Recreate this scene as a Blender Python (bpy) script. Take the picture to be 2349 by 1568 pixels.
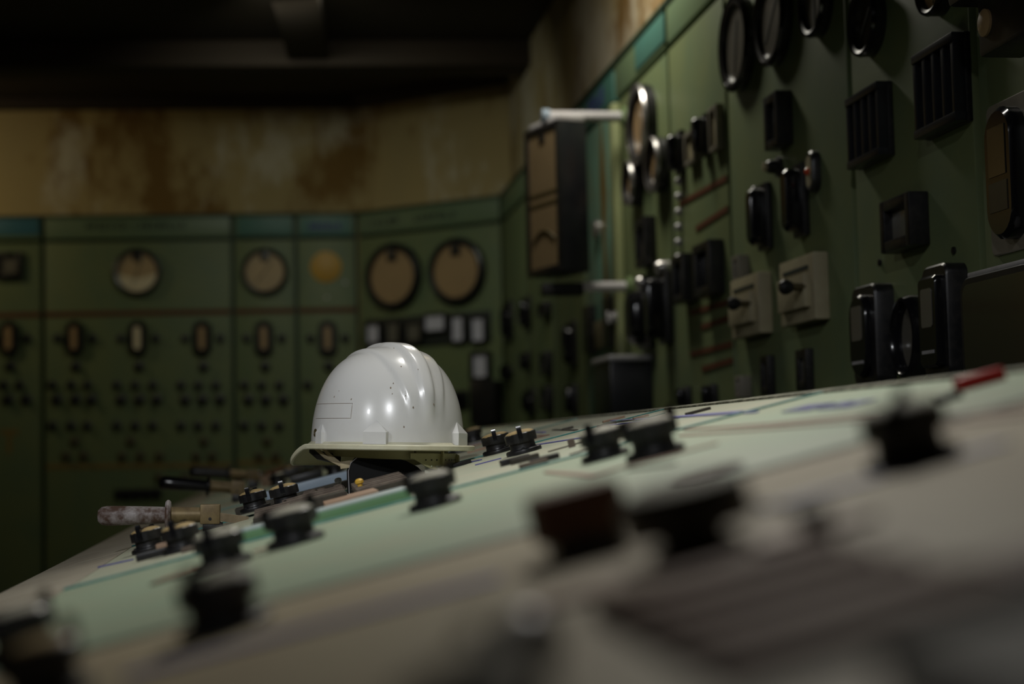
import bpy, bmesh, math, random
from mathutils import Matrix, Vector
from math import sin, cos, pi, radians, atan, sqrt

for o in list(bpy.data.objects):
    bpy.data.objects.remove(o)
random.seed(7)
sc = bpy.context.scene
COL = sc.collection
R_ = radians
FLOOR = 0.0
CAMZ = 1.0

# ------------------------------------------------------------------ camera
cam_d = bpy.data.cameras.new('camera')
cam_d.sensor_width = 36.0
cam_d.lens = 36.0 * 3589.0 / 2349.0
cam = bpy.data.objects.new('camera', cam_d)
COL.objects.link(cam)
pitch, roll = atan(237 / 3589.0), R_(1.3)
Fw = Vector((0, cos(pitch), sin(pitch)))
U0 = Vector((0, -sin(pitch), cos(pitch)))
R0 = Vector((1, 0, 0))
Rt = cos(roll) * R0 - sin(roll) * U0
Up = sin(roll) * R0 + cos(roll) * U0
cam.matrix_world = Matrix(((Rt.x, Up.x, -Fw.x, 0), (Rt.y, Up.y, -Fw.y, 0), (Rt.z, Up.z, -Fw.z, CAMZ), (0, 0, 0, 1)))
cam_d.clip_start = 0.01
cam_d.dof.use_dof = True
cam_d.dof.focus_distance = 2.45
cam_d.dof.aperture_fstop = 2.6
cam_d.dof.aperture_blades = 0
sc.camera = cam

# ------------------------------------------------------------------ world, lamps, exposure
wd = bpy.data.worlds.new('world')
sc.world = wd
wd.use_nodes = True
wd.node_tree.nodes['Background'].inputs[0].default_value = (0.5, 0.55, 0.6, 1)
wd.node_tree.nodes['Background'].inputs[1].default_value = 0.004

def area(name, loc, target, sx, sy, power, col, spread=180):
    l = bpy.data.lights.new(name, 'AREA')
    l.shape = 'RECTANGLE'
    l.size, l.size_y = sx, sy
    l.energy = power
    l.color = col
    l.spread = R_(spread)
    o = bpy.data.objects.new(name, l)
    COL.objects.link(o)
    o.location = loc
    o.rotation_euler = (Vector(target) - Vector(loc)).to_track_quat('-Z', 'Y').to_euler()
    return o

area('ceiling_lamp_wall', (0.06, 4.75, 2.93), (0.42, 4.85, 1.7), 0.45, 0.3, 13, (1.0, 0.95, 0.82), 170)
area('ceiling_lamp_desk', (0.2, 2.8, 2.95), (0.14, 1.55, 0.95), 0.32, 0.3, 5.7, (1.0, 0.97, 0.9), 62)
area('ceiling_lamp_behind', (-0.65, -1.2, 2.9), (-0.22, 2.4, 1.0), 0.13, 0.1, 2.1, (0.95, 0.97, 1.0), 36)
area('ceiling_lamp_side', (-2.6, -0.35, 2.55), (-0.2, 2.45, 1.05), 0.1, 0.14, 0.6, (0.95, 0.97, 1.0), 30)
area('ceiling_lamp_left', (-3.9, 7.6, 2.8), (-3.3, 8.7, 2.3), 0.3, 0.3, 3, (1.0, 0.82, 0.5), 120)
area('far_fill_light', (-0.95, 6.6, 2.95), (-0.65, 8.6, 1.2), 0.4, 0.3, 7, (0.96, 1.0, 0.84), 130)  # unseen fill light, added to brighten the far corner panels

sc.view_settings.view_transform = 'Standard'
sc.view_settings.look = 'None'
sc.view_settings.gamma = 1.0
sc.view_settings.use_curve_mapping = False
sc.view_settings.exposure = 0.0

# ------------------------------------------------------------------ materials
def nodes(m):
    m.use_nodes = True
    nt = m.node_tree
    return nt, nt.nodes['Principled BSDF']

def paint(name, base, alt=None, rough=0.5, scale=6.0, amt=0.5, metal=0.0, bump=0.0, coat=0.0, fine=True, lo=0.42, hi=0.68, spec=0.5):
    m = bpy.data.materials.new(name)
    nt, b = nodes(m)
    b.inputs['Roughness'].default_value = rough
    b.inputs['Metallic'].default_value = metal
    b.inputs['Specular IOR Level'].default_value = spec
    if coat:
        b.inputs['Coat Weight'].default_value = coat
        b.inputs['Coat Roughness'].default_value = 0.06
    if alt is None:
        b.inputs['Base Color'].default_value = (*base, 1)
        return m
    tc = nt.nodes.new('ShaderNodeTexCoord')
    nz = nt.nodes.new('ShaderNodeTexNoise')
    nz.inputs['Scale'].default_value = scale
    nz.inputs['Detail'].default_value = 8 if fine else 3
    nz.inputs['Roughness'].default_value = 0.62
    cr = nt.nodes.new('ShaderNodeValToRGB')
    cr.color_ramp.elements[0].position = lo
    cr.color_ramp.elements[1].position = hi
    cr.color_ramp.elements[0].color = (*base, 1)
    cr.color_ramp.elements[1].color = (*[base[i] * (1 - amt) + alt[i] * amt for i in range(3)], 1)
    nt.links.new(tc.outputs['Object'], nz.inputs['Vector'])
    nt.links.new(nz.outputs['Fac'], cr.inputs['Fac'])
    nt.links.new(cr.outputs['Color'], b.inputs['Base Color'])
    if bump:
        bp = nt.nodes.new('ShaderNodeBump')
        bp.inputs['Strength'].default_value = bump
        bp.inputs['Distance'].default_value = 0.002
        nt.links.new(nz.outputs['Fac'], bp.inputs['Height'])
        nt.links.new(bp.outputs['Normal'], b.inputs['Normal'])
    return m

def plaster(name, p0=0.54, p1=0.66):
    """yellowed plaster with brown damp stains and paler patches, painted in for lit plaster"""
    m = bpy.data.materials.new(name)
    nt, b = nodes(m)
    b.inputs['Roughness'].default_value = 0.85
    tc = nt.nodes.new('ShaderNodeTexCoord')
    mp = nt.nodes.new('ShaderNodeMapping')
    mp.inputs['Scale'].default_value = (1.0, 1.0, 0.55)
    nt.links.new(tc.outputs['Object'], mp.inputs['Vector'])
    def noise(scale, detail, loc):
        m2 = nt.nodes.new('ShaderNodeMapping')
        m2.inputs['Location'].default_value = loc
        nt.links.new(mp.outputs['Vector'], m2.inputs['Vector'])
        n = nt.nodes.new('ShaderNodeTexNoise')
        n.inputs['Scale'].default_value = scale
        n.inputs['Detail'].default_value = detail
        n.inputs['Roughness'].default_value = 0.65
        nt.links.new(m2.outputs['Vector'], n.inputs['Vector'])
        return n
    def ramp(n, lo, hi):
        r = nt.nodes.new('ShaderNodeMapRange')
        r.inputs['From Min'].default_value = lo
        r.inputs['From Max'].default_value = hi
        nt.links.new(n.outputs['Fac'], r.inputs['Value'])
        return r
    def mix(fac, c1, c2):
        x = nt.nodes.new('ShaderNodeMix')
        x.data_type = 'RGBA'
        nt.links.new(fac.outputs[0], x.inputs[0])
        for sock, c in ((x.inputs[6], c1), (x.inputs[7], c2)):
            if isinstance(c, tuple):
                sock.default_value = (*c, 1)
            else:
                nt.links.new(c.outputs[2], sock)
        return x
    base = mix(ramp(noise(0.9, 3, (3, 1, 2)), 0.4, 0.65), (0.40, 0.30, 0.125), (0.35, 0.275, 0.13))
    stain = mix(ramp(noise(1.9, 8, (0.4, 0.3, 5)), 0.49, 0.57), base, (0.19, 0.105, 0.022))
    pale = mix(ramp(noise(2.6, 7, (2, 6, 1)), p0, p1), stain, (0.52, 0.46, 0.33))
    nt.links.new(pale.outputs[2], b.inputs['Base Color'])
    return m

M = {}
M['green'] = paint('panel_green', (0.14, 0.17, 0.075), (0.105, 0.15, 0.08), 0.5, 3.0, 0.9, spec=0.35)
M['green_dark'] = paint('seam_green', (0.02, 0.04, 0.018), None, 0.6)
M['green_frame'] = paint('frame_green', (0.15, 0.21, 0.09), (0.11, 0.16, 0.08), 0.4, 4)
M['header'] = paint('header_green', (0.12, 0.17, 0.085), (0.10, 0.16, 0.10), 0.45, 4)
M['teal'] = paint('teal_paint', (0.16, 0.34, 0.26), (0.19, 0.2, 0.12), 0.4, 5.5, 0.7)
M['teal_plate'] = paint('teal_plate', (0.055, 0.155, 0.125), (0.06, 0.14, 0.10), 0.5, 5)
M['blue_plate'] = paint('blue_plate', (0.04, 0.14, 0.19), (0.05, 0.15, 0.15), 0.45, 5)
M['plaster'] = plaster('stained_plaster')
M['plaster_lit_patchy'] = plaster('lit_patchy_plaster', 0.42, 0.56)  # patchy plaster with wider pale areas standing for lamplight on the right wall
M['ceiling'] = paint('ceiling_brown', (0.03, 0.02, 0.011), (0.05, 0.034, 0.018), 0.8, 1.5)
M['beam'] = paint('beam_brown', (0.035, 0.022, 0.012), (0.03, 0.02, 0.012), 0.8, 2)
M['floor'] = paint('floor_dark', (0.05, 0.05, 0.045), (0.08, 0.075, 0.06), 0.6, 3)
M['plinth'] = paint('plinth_dark', (0.018, 0.022, 0.018), None, 0.6)
M['black'] = paint('black_bakelite', (0.009, 0.009, 0.010), (0.03, 0.027, 0.024), 0.34, 60, 0.7)
M['black_metal'] = paint('black_metal', (0.010, 0.011, 0.014), (0.022, 0.022, 0.024), 0.32, 12)
M['black_gloss'] = paint('black_gloss', (0.007, 0.007, 0.008), None, 0.16)
M['black_matte'] = paint('black_matte', (0.006, 0.006, 0.006), None, 0.7, spec=0.2)
M['chrome'] = paint('worn_chrome', (0.55, 0.53, 0.52), (0.3, 0.28, 0.26), 0.3, 20, 0.6, metal=0.9)
M['grey_metal'] = paint('grey_metal', (0.42, 0.41, 0.42), (0.25, 0.24, 0.24), 0.45, 20, 0.5, metal=0.3)
M['tube_paint'] = paint('tube_paint', (0.55, 0.53, 0.54), (0.4, 0.38, 0.38), 0.35, 20)
M['box_dial'] = paint('box_dial', (0.21, 0.15, 0.08), (0.17, 0.12, 0.06), 0.5, 8, coat=0.4)
M['post_green'] = paint('post_green', (0.27, 0.3, 0.14), (0.22, 0.25, 0.12), 0.45, 6)
M['dial'] = paint('yellowed_dial', (0.44, 0.31, 0.16), (0.38, 0.28, 0.16), 0.5, 8, coat=0.6)
M['dial_tan'] = paint('tan_dial', (0.36, 0.235, 0.115), (0.3, 0.2, 0.1), 0.5, 8, coat=0.6)
M['dial_grey'] = paint('grey_dial', (0.13, 0.12, 0.095), (0.1, 0.09, 0.07), 0.4, 8, coat=0.8)
M['dial_lit'] = paint('lit_dial', (0.72, 0.62, 0.42), None, 0.5, coat=0.6)  # brighter dial tone with the light put into its colour
M['glass_dark'] = paint('dark_glass', (0.03, 0.028, 0.02), None, 0.08)
M['glass_white_glare'] = paint('white_glare_glass', (0.62, 0.6, 0.68), None, 0.15, coat=1.0)  # white base colour stands for light reflected in the indicator glass
M['yellow'] = paint('yellow_disc', (0.5, 0.28, 0.03), (0.42, 0.22, 0.03), 0.5, 8)
M['mark_yellow'] = paint('mark_yellow', (0.62, 0.37, 0.04), None, 0.5)
M['red_line'] = paint('red_brown_line', (0.115, 0.045, 0.024), (0.085, 0.045, 0.022), 0.6, 20, spec=0.15)
M['brown_line'] = paint('brown_line', (0.2, 0.13, 0.03), (0.13, 0.09, 0.03), 0.6, 10)
M['brown_knob'] = paint('brown_knob', (0.06, 0.045, 0.015), (0.04, 0.03, 0.012), 0.5, 20)
M['dark_ink'] = paint('dark_ink', (0.012, 0.02, 0.014), None, 0.7)
M['blue_ink'] = paint('blue_ink', (0.025, 0.03, 0.16), None, 0.6)
M['red_ink'] = paint('red_ink', (0.22, 0.05, 0.04), None, 0.6)
M['cream_box'] = paint('cream_enamel', (0.36, 0.32, 0.2), (0.25, 0.21, 0.13), 0.5, 9, 0.8)
M['red_lamp'] = paint('red_lens', (0.6, 0.08, 0.03), None, 0.2)
M['steel_plate'] = paint('worn_plate', (0.22, 0.2, 0.16), (0.13, 0.12, 0.09), 0.45, 12, metal=0.2)
# desk
M['desk_green'] = paint('desk_pale_green', (0.27, 0.335, 0.235), (0.31, 0.325, 0.225), 0.55, 7, 0.8, bump=0.15, spec=0.22)
M['desk_dust'] = paint('desk_dusty', (0.37, 0.365, 0.27), (0.30, 0.35, 0.26), 0.62, 9, 0.8, bump=0.2, spec=0.22)
M['desk_near'] = paint('desk_near_dusty', (0.32, 0.275, 0.18), (0.26, 0.205, 0.13), 0.6, 8, 0.9, bump=0.2, spec=0.22)
M['desk_border'] = paint('desk_border', (0.30, 0.27, 0.21), (0.24, 0.21, 0.16), 0.65, 14, 0.9, bump=0.3, spec=0.22)
M['desk_body'] = paint('desk_body', (0.08, 0.1, 0.07), (0.06, 0.08, 0.06), 0.5, 5)
M['edge_worn'] = paint('worn_edge', (0.09, 0.09, 0.055), (0.25, 0.24, 0.17), 0.8, 45, 0.9, bump=0.6, lo=0.45, hi=0.6)
M['teal_edge'] = paint('teal_edge', (0.03, 0.17, 0.15), (0.12, 0.27, 0.23), 0.5, 30, 0.9)
M['groove'] = paint('groove_green', (0.035, 0.055, 0.035), (0.07, 0.1, 0.06), 0.7, 30)
M['line_blue'] = paint('line_blue', (0.085, 0.085, 0.30), (0.14, 0.14, 0.3), 0.5, 30)
M['line_red'] = paint('line_red', (0.30, 0.15, 0.105), (0.32, 0.22, 0.16), 0.55, 30)
M['line_dark'] = paint('line_dark', (0.045, 0.04, 0.032), (0.09, 0.08, 0.06), 0.6, 30, spec=0.1)
M['dust_tan'] = paint('dust_tan', (0.34, 0.24, 0.095), (0.24, 0.17, 0.08), 0.75, 80, 0.9)
M['dust_grey'] = paint('dust_grey', (0.34, 0.32, 0.25), (0.22, 0.2, 0.16), 0.75, 80, 0.9)
M['bakelite_brown'] = paint('bakelite_brown', (0.13, 0.06, 0.034), (0.17, 0.095, 0.055), 0.6, 30, 0.7, spec=0.15)
M['rib_red'] = paint('rib_red', (0.2, 0.12, 0.085), (0.14, 0.075, 0.05), 0.65, 18, 0.9, spec=0.15)
M['rib_brown'] = paint('rib_brown', (0.115, 0.09, 0.072), (0.2, 0.165, 0.13), 0.7, 40, 0.9, spec=0.1)
M['copper_tan'] = paint('copper_tan', (0.3, 0.19, 0.12), (0.25, 0.18, 0.12), 0.6, 20)
M['pale_blue'] = paint('pale_blue', (0.27, 0.34, 0.42), (0.22, 0.27, 0.33), 0.45, 15)
M['face_green'] = paint('face_green', (0.13, 0.27, 0.12), (0.17, 0.28, 0.16), 0.5, 20)
M['face_top'] = paint('face_top', (0.36, 0.42, 0.42), (0.3, 0.36, 0.33), 0.5, 20)
M['brass'] = paint('tarnished_brass', (0.2, 0.145, 0.065), (0.11, 0.075, 0.035), 0.5, 45, 0.9, metal=0.35)
M['brass_dull'] = paint('dull_brass', (0.27, 0.21, 0.13), (0.17, 0.125, 0.07), 0.55, 35, 0.9, metal=0.25)
M['grip_worn'] = paint('worn_grip', (0.075, 0.04, 0.026), (0.34, 0.31, 0.30), 0.5, 28, 0.9, bump=0.3, lo=0.44, hi=0.58)
M['red_tag'] = paint('red_tag', (0.42, 0.012, 0.01), None, 0.4)
M['grille'] = paint('grille_dark', (0.07, 0.055, 0.05), (0.12, 0.1, 0.09), 0.6, 60)
# helmet
M['hat'] = paint('helmet_white', (0.66, 0.655, 0.63), (0.58, 0.56, 0.51), 0.26, 9, 0.6, coat=0.5, lo=0.5, hi=0.8)
M['hat_brim'] = paint('helmet_brim', (0.62, 0.6, 0.44), (0.52, 0.48, 0.32), 0.38, 30, 0.8)
M['hat_under'] = paint('helmet_under', (0.70, 0.65, 0.40), (0.6, 0.55, 0.32), 0.45, 20)  # yellowish underside, colour raised to stand for light bounced off the desk
M['strap'] = paint('strap_beige', (0.43, 0.36, 0.22), (0.3, 0.24, 0.14), 0.7, 30, 0.8)
M['band'] = paint('band_olive', (0.36, 0.34, 0.17), (0.28, 0.26, 0.13), 0.5, 20)
M['pencil'] = paint('mark_brown', (0.2, 0.15, 0.1), None, 0.8)
M['card'] = paint('white_card', (0.5, 0.52, 0.42), None, 0.6)

# ------------------------------------------------------------------ mesh builder
class MB:
    def __init__(s):
        s.v, s.f = [], []

    def add(s, vs, fs, T=None):
        n = len(s.v)
        s.v += [tuple((T @ Vector(p)) if T else p) for p in vs]
        s.f += [tuple(i + n for i in f) for f in fs]
        return s

    def box(s, x0, x1, y0, y1, z0, z1, bev=0.0, T=None):
        bm = bmesh.new()
        bmesh.ops.create_cube(bm, size=1)
        for v in bm.verts:
            v.co = Vector(((x0 + x1) / 2 + v.co.x * (x1 - x0), (y0 + y1) / 2 + v.co.y * (y1 - y0), (z0 + z1) / 2 + v.co.z * (z1 - z0)))
        if bev:
            bmesh.ops.bevel(bm, geom=list(bm.edges), offset=bev, segments=2, affect='EDGES', profile=0.6)
        bm.verts.index_update()
        s.add([v.co.copy() for v in bm.verts], [[v.index for v in f.verts] for f in bm.faces], T)
        bm.free()
        return s

    def lathe(s, prof, n=32, T=None, sx=1.0, sy=1.0):
        """profile of (radius, z), turned round z"""
        vs, fs, rings = [], [], []
        for (r, z) in prof:
            if r < 1e-6:
                rings.append([len(vs)])
                vs.append((0, 0, z))
            else:
                rings.append(list(range(len(vs), len(vs) + n)))
                vs += [(r * sx * cos(2 * pi * k / n), r * sy * sin(2 * pi * k / n), z) for k in range(n)]
        for a, b in zip(rings, rings[1:]):
            for k in range(n):
                k2 = (k + 1) % n
                if len(a) == 1 and len(b) == 1:
                    continue
                if len(a) == 1:
                    fs.append((a[0], b[k2], b[k]))
                elif len(b) == 1:
                    fs.append((a[k], a[k2], b[0]))
                else:
                    fs.append((a[k], a[k2], b[k2], b[k]))
        return s.add(vs, fs, T)

    def prism(s, poly, z0, z1, T=None, ch=0.0):
        """polygon in xy, drawn out along z, optional chamfer at the z1 end"""
        n = len(poly)
        cxm = sum(p[0] for p in poly) / n
        cym = sum(p[1] for p in poly) / n
        lay = [(1, z0), (1, z1)]
        if ch:
            rad = max(max(abs(p[0] - cxm), abs(p[1] - cym)) for p in poly)
            lay = [(1, z0), (1, z1 - ch), (1 - ch / rad, z1)]
        vs, fs = [], []
        for k, z in lay:
            vs += [(cxm + (p[0] - cxm) * k, cym + (p[1] - cym) * k, z) for p in poly]
        for l in range(len(lay) - 1):
            for i in range(n):
                j = (i + 1) % n
                fs.append((l * n + i, l * n + j, (l + 1) * n + j, (l + 1) * n + i))
        fs.append(tuple(range(n - 1, -1, -1)))
        fs.append(tuple((len(lay) - 1) * n + i for i in range(n)))
        return s.add(vs, fs, T)

    def tube(s, pts, r, n=8, T=None, flat=None):
        """tube along a polyline; flat = (half width, half thickness) with width kept across the 'flat' side vector"""
        pts = [Vector(p) for p in pts]
        vs, fs = [], []
        for i, p in enumerate(pts):
            t = (pts[min(i + 1, len(pts) - 1)] - pts[max(i - 1, 0)]).normalized()
            u = Vector((0, 0, 1)) if abs(t.z) < 0.9 else Vector((1, 0, 0))
            a = t.cross(u).normalized()
            b = a.cross(t).normalized()
            for k in range(n):
                q = 2 * pi * k / n + pi / n
                ra, rb = (r, r) if not flat else flat
                vs.append(p + a * cos(q) * ra + b * sin(q) * rb)
        for i in range(len(pts) - 1):
            for k in range(n):
                k2 = (k + 1) % n
                fs.append((i * n + k, i * n + k2, (i + 1) * n + k2, (i + 1) * n + k))
        fs.append(tuple(range(n - 1, -1, -1)))
        fs.append(tuple((len(pts) - 1) * n + k for k in range(n)))
        return s.add(vs, fs, T)

    def mesh(s, name, mat, ang=35):
        m = bpy.data.meshes.new(name)
        m.from_pydata([tuple(v) for v in s.v], [], s.f)
        bm = bmesh.new()
        bm.from_mesh(m)
        bmesh.ops.recalc_face_normals(bm, faces=bm.faces)
        bm.to_mesh(m)
        bm.free()
        m.materials.append(M[mat])
        m.shade_smooth()
        m.set_sharp_from_angle(angle=R_(ang))
        return m

def link(name, mesh, parent=None, T=None, label=None, kind=None):
    o = bpy.data.objects.new(name, mesh)
    COL.objects.link(o)
    if parent:
        o.parent = parent
    if T is not None:
        o.matrix_basis = T
    if label:
        o['label'] = label
    if kind:
        o['kind'] = kind
    return o

def part(name, mb, mat, parent=None, T=None, label=None, kind=None, ang=35):
    if name == 'lettering':
        kind = 'stuff'
    return link(name, mb.mesh(name, mat, ang), parent, T, label, kind)

def thing(name, label, cat, T=None, group=None):
    o = bpy.data.objects.new(name, None)
    COL.objects.link(o)
    o.empty_display_size = 0.05
    if T is not None:
        o.matrix_basis = T
    o['label'], o['category'] = label, cat
    if group:
        o['group'] = group
    return o

def structure(name, mb, mat, T=None):
    o = part(name, mb, mat, None, T)
    o['kind'] = 'structure'
    o['label'] = {'ceiling': 'dark brown ceiling above the control room', 'floor': 'dark floor of the control room'}.get(name, name.replace('_', ' ') + ' of the control room')
    return o

_cache = {}
def shared(key, maker):
    if key not in _cache:
        _cache[key] = maker()
    return _cache[key]

def Tr(x, y, z):
    return Matrix.Translation((x, y, z))

def Rot(a, ax):
    return Matrix.Rotation(a, 4, ax)

FACE = Rot(pi / 2, 'X')     # local z of a turned shape -> -y, out of a panel face

def letters(n, h, w, seed, gaps=(), th=0.0012):
    """row of n strokes-built capitals too blurred to read: uprights with bars, in the xz plane"""
    rnd = random.Random(seed)
    b = MB()
    cw = w / n
    for i in range(n):
        if i in gaps:
            continue
        x = i * cw - w / 2
        st = h * 0.2
        lw = cw * 0.72
        b.box(x, x + st, -th, 0, -h / 2, h / 2)
        if rnd.random() < 0.6:
            b.box(x + lw - st, x + lw, -th, 0, -h / 2, h / 2)
        for zz in (h / 2 - st, -st / 2, -h / 2):
            if rnd.random() < 0.6:
                b.box(x + st, x + lw, -th, 0, zz, zz + st)
    return b

# ------------------------------------------------------------------ measured positions (metres; along a wall, height, size / across the desk, along it)
SEAM_R = [2.282, 2.915, 3.668, 4.286, 5.186, 5.774, 6.196]
SEAM_B = [-2.776, -1.76, -0.703, -0.348, 0.0]
R_GAUGE = [(3.393, 2.026, 0.133), (3.584, 1.859, 0.089), (3.241, 1.86, 0.079), (4.443, 2.018, 0.127), (4.736, 2.0, 0.115), (5.037, 1.956, 0.08), (5.33, 1.831, 0.072),
 (5.662, 1.824, 0.065)]
R_OVAL = [(5.492, 1.185, 0.136, 0.16)]
R_RECT = {'A1': (0.237, 1.645, 0.623, 0.207),
 'A10': (1.458, 1.203, 0.36, 0.109),
 'A11': (2.019, 1.182, 0.229, 0.124),
 'A2': (0.842, 1.635, 0.348, 0.158),
 'A3': (1.478, 1.602, 0.472, 0.061),
 'A4': (2.009, 1.407, 0.345, 0.189),
 'A5': (0.815, 1.403, 0.255, 0.098),
 'A6': (1.458, 1.361, 0.361, 0.102),
 'A7': (0.179, 1.385, 0.662, 0.045),
 'A9': (0.894, 1.206, 0.473, 0.128),
 'B4': (3.393, 1.641, 0.178, 0.156),
 'Bh1': (3.332, 1.404, 0.266, 0.204),
 'Bh2': (3.602, 1.411, 0.152, 0.224),
 'Bw': (3.219, 1.175, 0.585, 0.193),
 'C1': (3.811, 1.854, 0.125, 0.128),
 'C1b': (3.96, 1.84, 0.15, 0.097),
 'C2': (4.093, 1.849, 0.106, 0.118),
 'C2b': (4.224, 1.844, 0.117, 0.122),
 'C3': (3.871, 1.471, 0.16, 0.139),
 'C4': (4.134, 1.469, 0.203, 0.148),
 'C5': (3.81, 1.13, 0.099, 0.064),
 'C6': (4.09, 1.127, 0.088, 0.06),
 'D1': (4.768, 1.748, 0.117, 0.127),
 'Db1': (4.51, 1.334, 0.284, 0.15),
 'Db2': (4.913, 1.333, 0.281, 0.148),
 'Dh1': (4.607, 1.544, 0.11, 0.164),
 'Dh2': (4.876, 1.542, 0.101, 0.168),
 'Dl1': (4.541, 1.589, 0.057, 0.086),
 'Dl2': (4.97, 1.592, 0.073, 0.093),
 'Ds1': (4.416, 1.438, 0.113, 0.07),
 'Ds2': (4.406, 1.136, 0.098, 0.056),
 'Dv1': (4.593, 1.157, 0.082, 0.096),
 'Dv2': (4.868, 1.156, 0.095, 0.094),
 'E1': (5.328, 1.619, 0.189, 0.147),
 'E2': (5.674, 1.618, 0.193, 0.158),
 'E3': (5.491, 1.401, 0.161, 0.1),
 'E4': (5.319, 1.201, 0.147, 0.201),
 'E5': (5.661, 1.201, 0.126, 0.202),
 'F1': (5.916, 1.422, 0.187, 0.252),
 'F2': (5.926, 1.172, 0.312, 0.186),
 'T1': (2.601, 1.435, 0.537, 0.18),
 'T2': (2.601, 1.798, 0.103, 0.077),
 'Tb': (2.65, 1.151, 0.341, 0.053),
 'Tr': (2.623, 1.23, 0.297, 0.035)}
R_KNOB = [(2.958, 1.436, 0.021), (4.714, 1.649, 0.025), (4.687, 1.335, 0.019), (5.087, 1.331, 0.019), (5.318, 1.347, 0.006), (5.665, 1.327, 0.006), (3.762, 1.581, 0.009)]
R_DOTS = [(3.79, 1.773), (3.784, 1.728), (3.779, 1.683), (3.774, 1.638), (3.768, 1.593), (3.763, 1.548)]
R_LINE = [(3.766, 1.708, 4.296, 1.7), (3.944, 1.608, 4.299, 1.618), (3.854, 1.374, 4.287, 1.368), (3.968, 1.323, 4.291, 1.326), (3.84, 1.254, 4.346, 1.255),
 (3.964, 1.204, 4.381, 1.212)]
R_HEAD = [(2.633, 2.231, 0.551, 0.239), (3.467, 2.238, 0.447, 0.075)]
B_GAUGE = [(-1.941, 2.066, 0.073), (-1.234, 2.019, 0.137), (-0.523, 2.012, 0.135), (-0.178, 2.037, 0.089)]
B_DOT = [(-0.176, 1.862), (-0.071, 1.945)]
B_METER = [(-1.942, 1.659, 0.102), (-1.583, 1.653, 0.102), (-1.234, 1.647, 0.103), (-0.876, 1.641, 0.103), (-0.532, 1.635, 0.103), (-0.174, 1.629, 0.104)]
B_KNOB = [(-2.037, 1.661, 0.027), (-1.847, 1.658, 0.027), (-1.938, 1.503, 0.032), (-1.679, 1.655, 0.027), (-1.487, 1.651, 0.027), (-1.579, 1.496, 0.032), (-1.331, 1.649, 0.027),
 (-1.137, 1.645, 0.027), (-1.23, 1.49, 0.032), (-0.973, 1.642, 0.027), (-0.778, 1.639, 0.027), (-0.872, 1.483, 0.032), (-0.63, 1.637, 0.027), (-0.434, 1.633, 0.027),
 (-0.529, 1.477, 0.032), (-0.272, 1.63, 0.027), (-0.076, 1.627, 0.027), (-0.172, 1.47, 0.032), (-1.709, 1.394, 0.029), (-1.606, 1.392, 0.029), (-1.517, 1.39, 0.029),
 (-1.685, 1.313, 0.034), (-1.582, 1.311, 0.034), (-1.494, 1.309, 0.034), (-1.709, 1.167, 0.029), (-1.607, 1.165, 0.029), (-1.518, 1.163, 0.029), (-1.354, 1.387, 0.029),
 (-1.253, 1.385, 0.029), (-1.156, 1.383, 0.029), (-1.33, 1.306, 0.034), (-1.229, 1.304, 0.034), (-1.133, 1.302, 0.034), (-1.355, 1.16, 0.029), (-1.254, 1.158, 0.029),
 (-1.158, 1.156, 0.029), (-0.999, 1.38, 0.029), (-0.902, 1.378, 0.029), (-0.805, 1.376, 0.029), (-0.976, 1.298, 0.034), (-0.879, 1.297, 0.034), (-0.782, 1.295, 0.034),
 (-1.001, 1.152, 0.029), (-0.905, 1.15, 0.029), (-0.808, 1.148, 0.029), (-0.647, 1.373, 0.029), (-0.55, 1.371, 0.03), (-0.452, 1.369, 0.03), (-0.624, 1.291, 0.034),
 (-0.527, 1.289, 0.034), (-0.429, 1.287, 0.034), (-0.65, 1.145, 0.029), (-0.553, 1.142, 0.03), (-0.455, 1.14, 0.03), (-1.976, 1.399, 0.029), (-1.888, 1.397, 0.029),
 (-1.952, 1.318, 0.034), (-1.852, 1.316, 0.034), (-0.293, 1.366, 0.03)]
B_BROWN = [(-1.586, 1.077, 0.029), (-1.279, 1.07, 0.029), (-0.874, 1.061, 0.029), (-0.525, 1.053, 0.03), (-1.634, 0.996, 0.029), (-1.538, 0.994, 0.029), (-1.327, 0.989, 0.029),
 (-1.227, 0.986, 0.029), (-1.123, 0.984, 0.029), (-0.918, 0.979, 0.029), (-0.829, 0.977, 0.029), (-0.569, 0.971, 0.03), (-0.477, 0.969, 0.03), (-1.124, 0.865, 0.029),
 (-0.98, 0.861, 0.029)]
B_STRIP = [(-1.24, 0.78, 0.264, 0.053)]
B_REDZ = [1.8, 1.786]
B_YEL = [(-1.743, 0.94, -0.725, 0.926), (-0.689, 0.935, -0.433, 0.934), (-1.995, 1.14, -1.895, 1.137), (-1.945, 1.139, -1.945, 1.018)]
B_HEAD = [(-1.958, 2.287, 0.359, 0.096), (-1.238, 2.284, 0.575, 0.05), (-0.52, 2.272, 0.307, 0.102), (-0.177, 2.268, 0.292, 0.103), (-0.176, 2.269, 0.185, 0.055)]
D_GAUGE = [(0.264, 1.959, 0.192), (0.691, 1.956, 0.187)]
D_BOX = [(0.122, 1.646, 0.106, 0.123), (0.258, 1.644, 0.105, 0.134), (0.399, 1.639, 0.118, 0.119), (0.543, 1.682, 0.15, 0.106), (0.692, 1.64, 0.091, 0.152),
 (0.823, 1.629, 0.098, 0.144)]
D_STRIP = [(0.471, 1.643, 0.846, 0.174)]
D_MET = [(0.832, 1.432, 0.125, 0.158), (0.688, 1.254, 0.102, 0.102), (0.837, 1.246, 0.117, 0.115)]
D_TEXT = [(0.203, 2.259, 0.2, 0.047), (0.545, 2.28, 0.279, 0.048)]
D_BIG = [(0.974, 1.228, 0.159, 0.24)]
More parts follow.
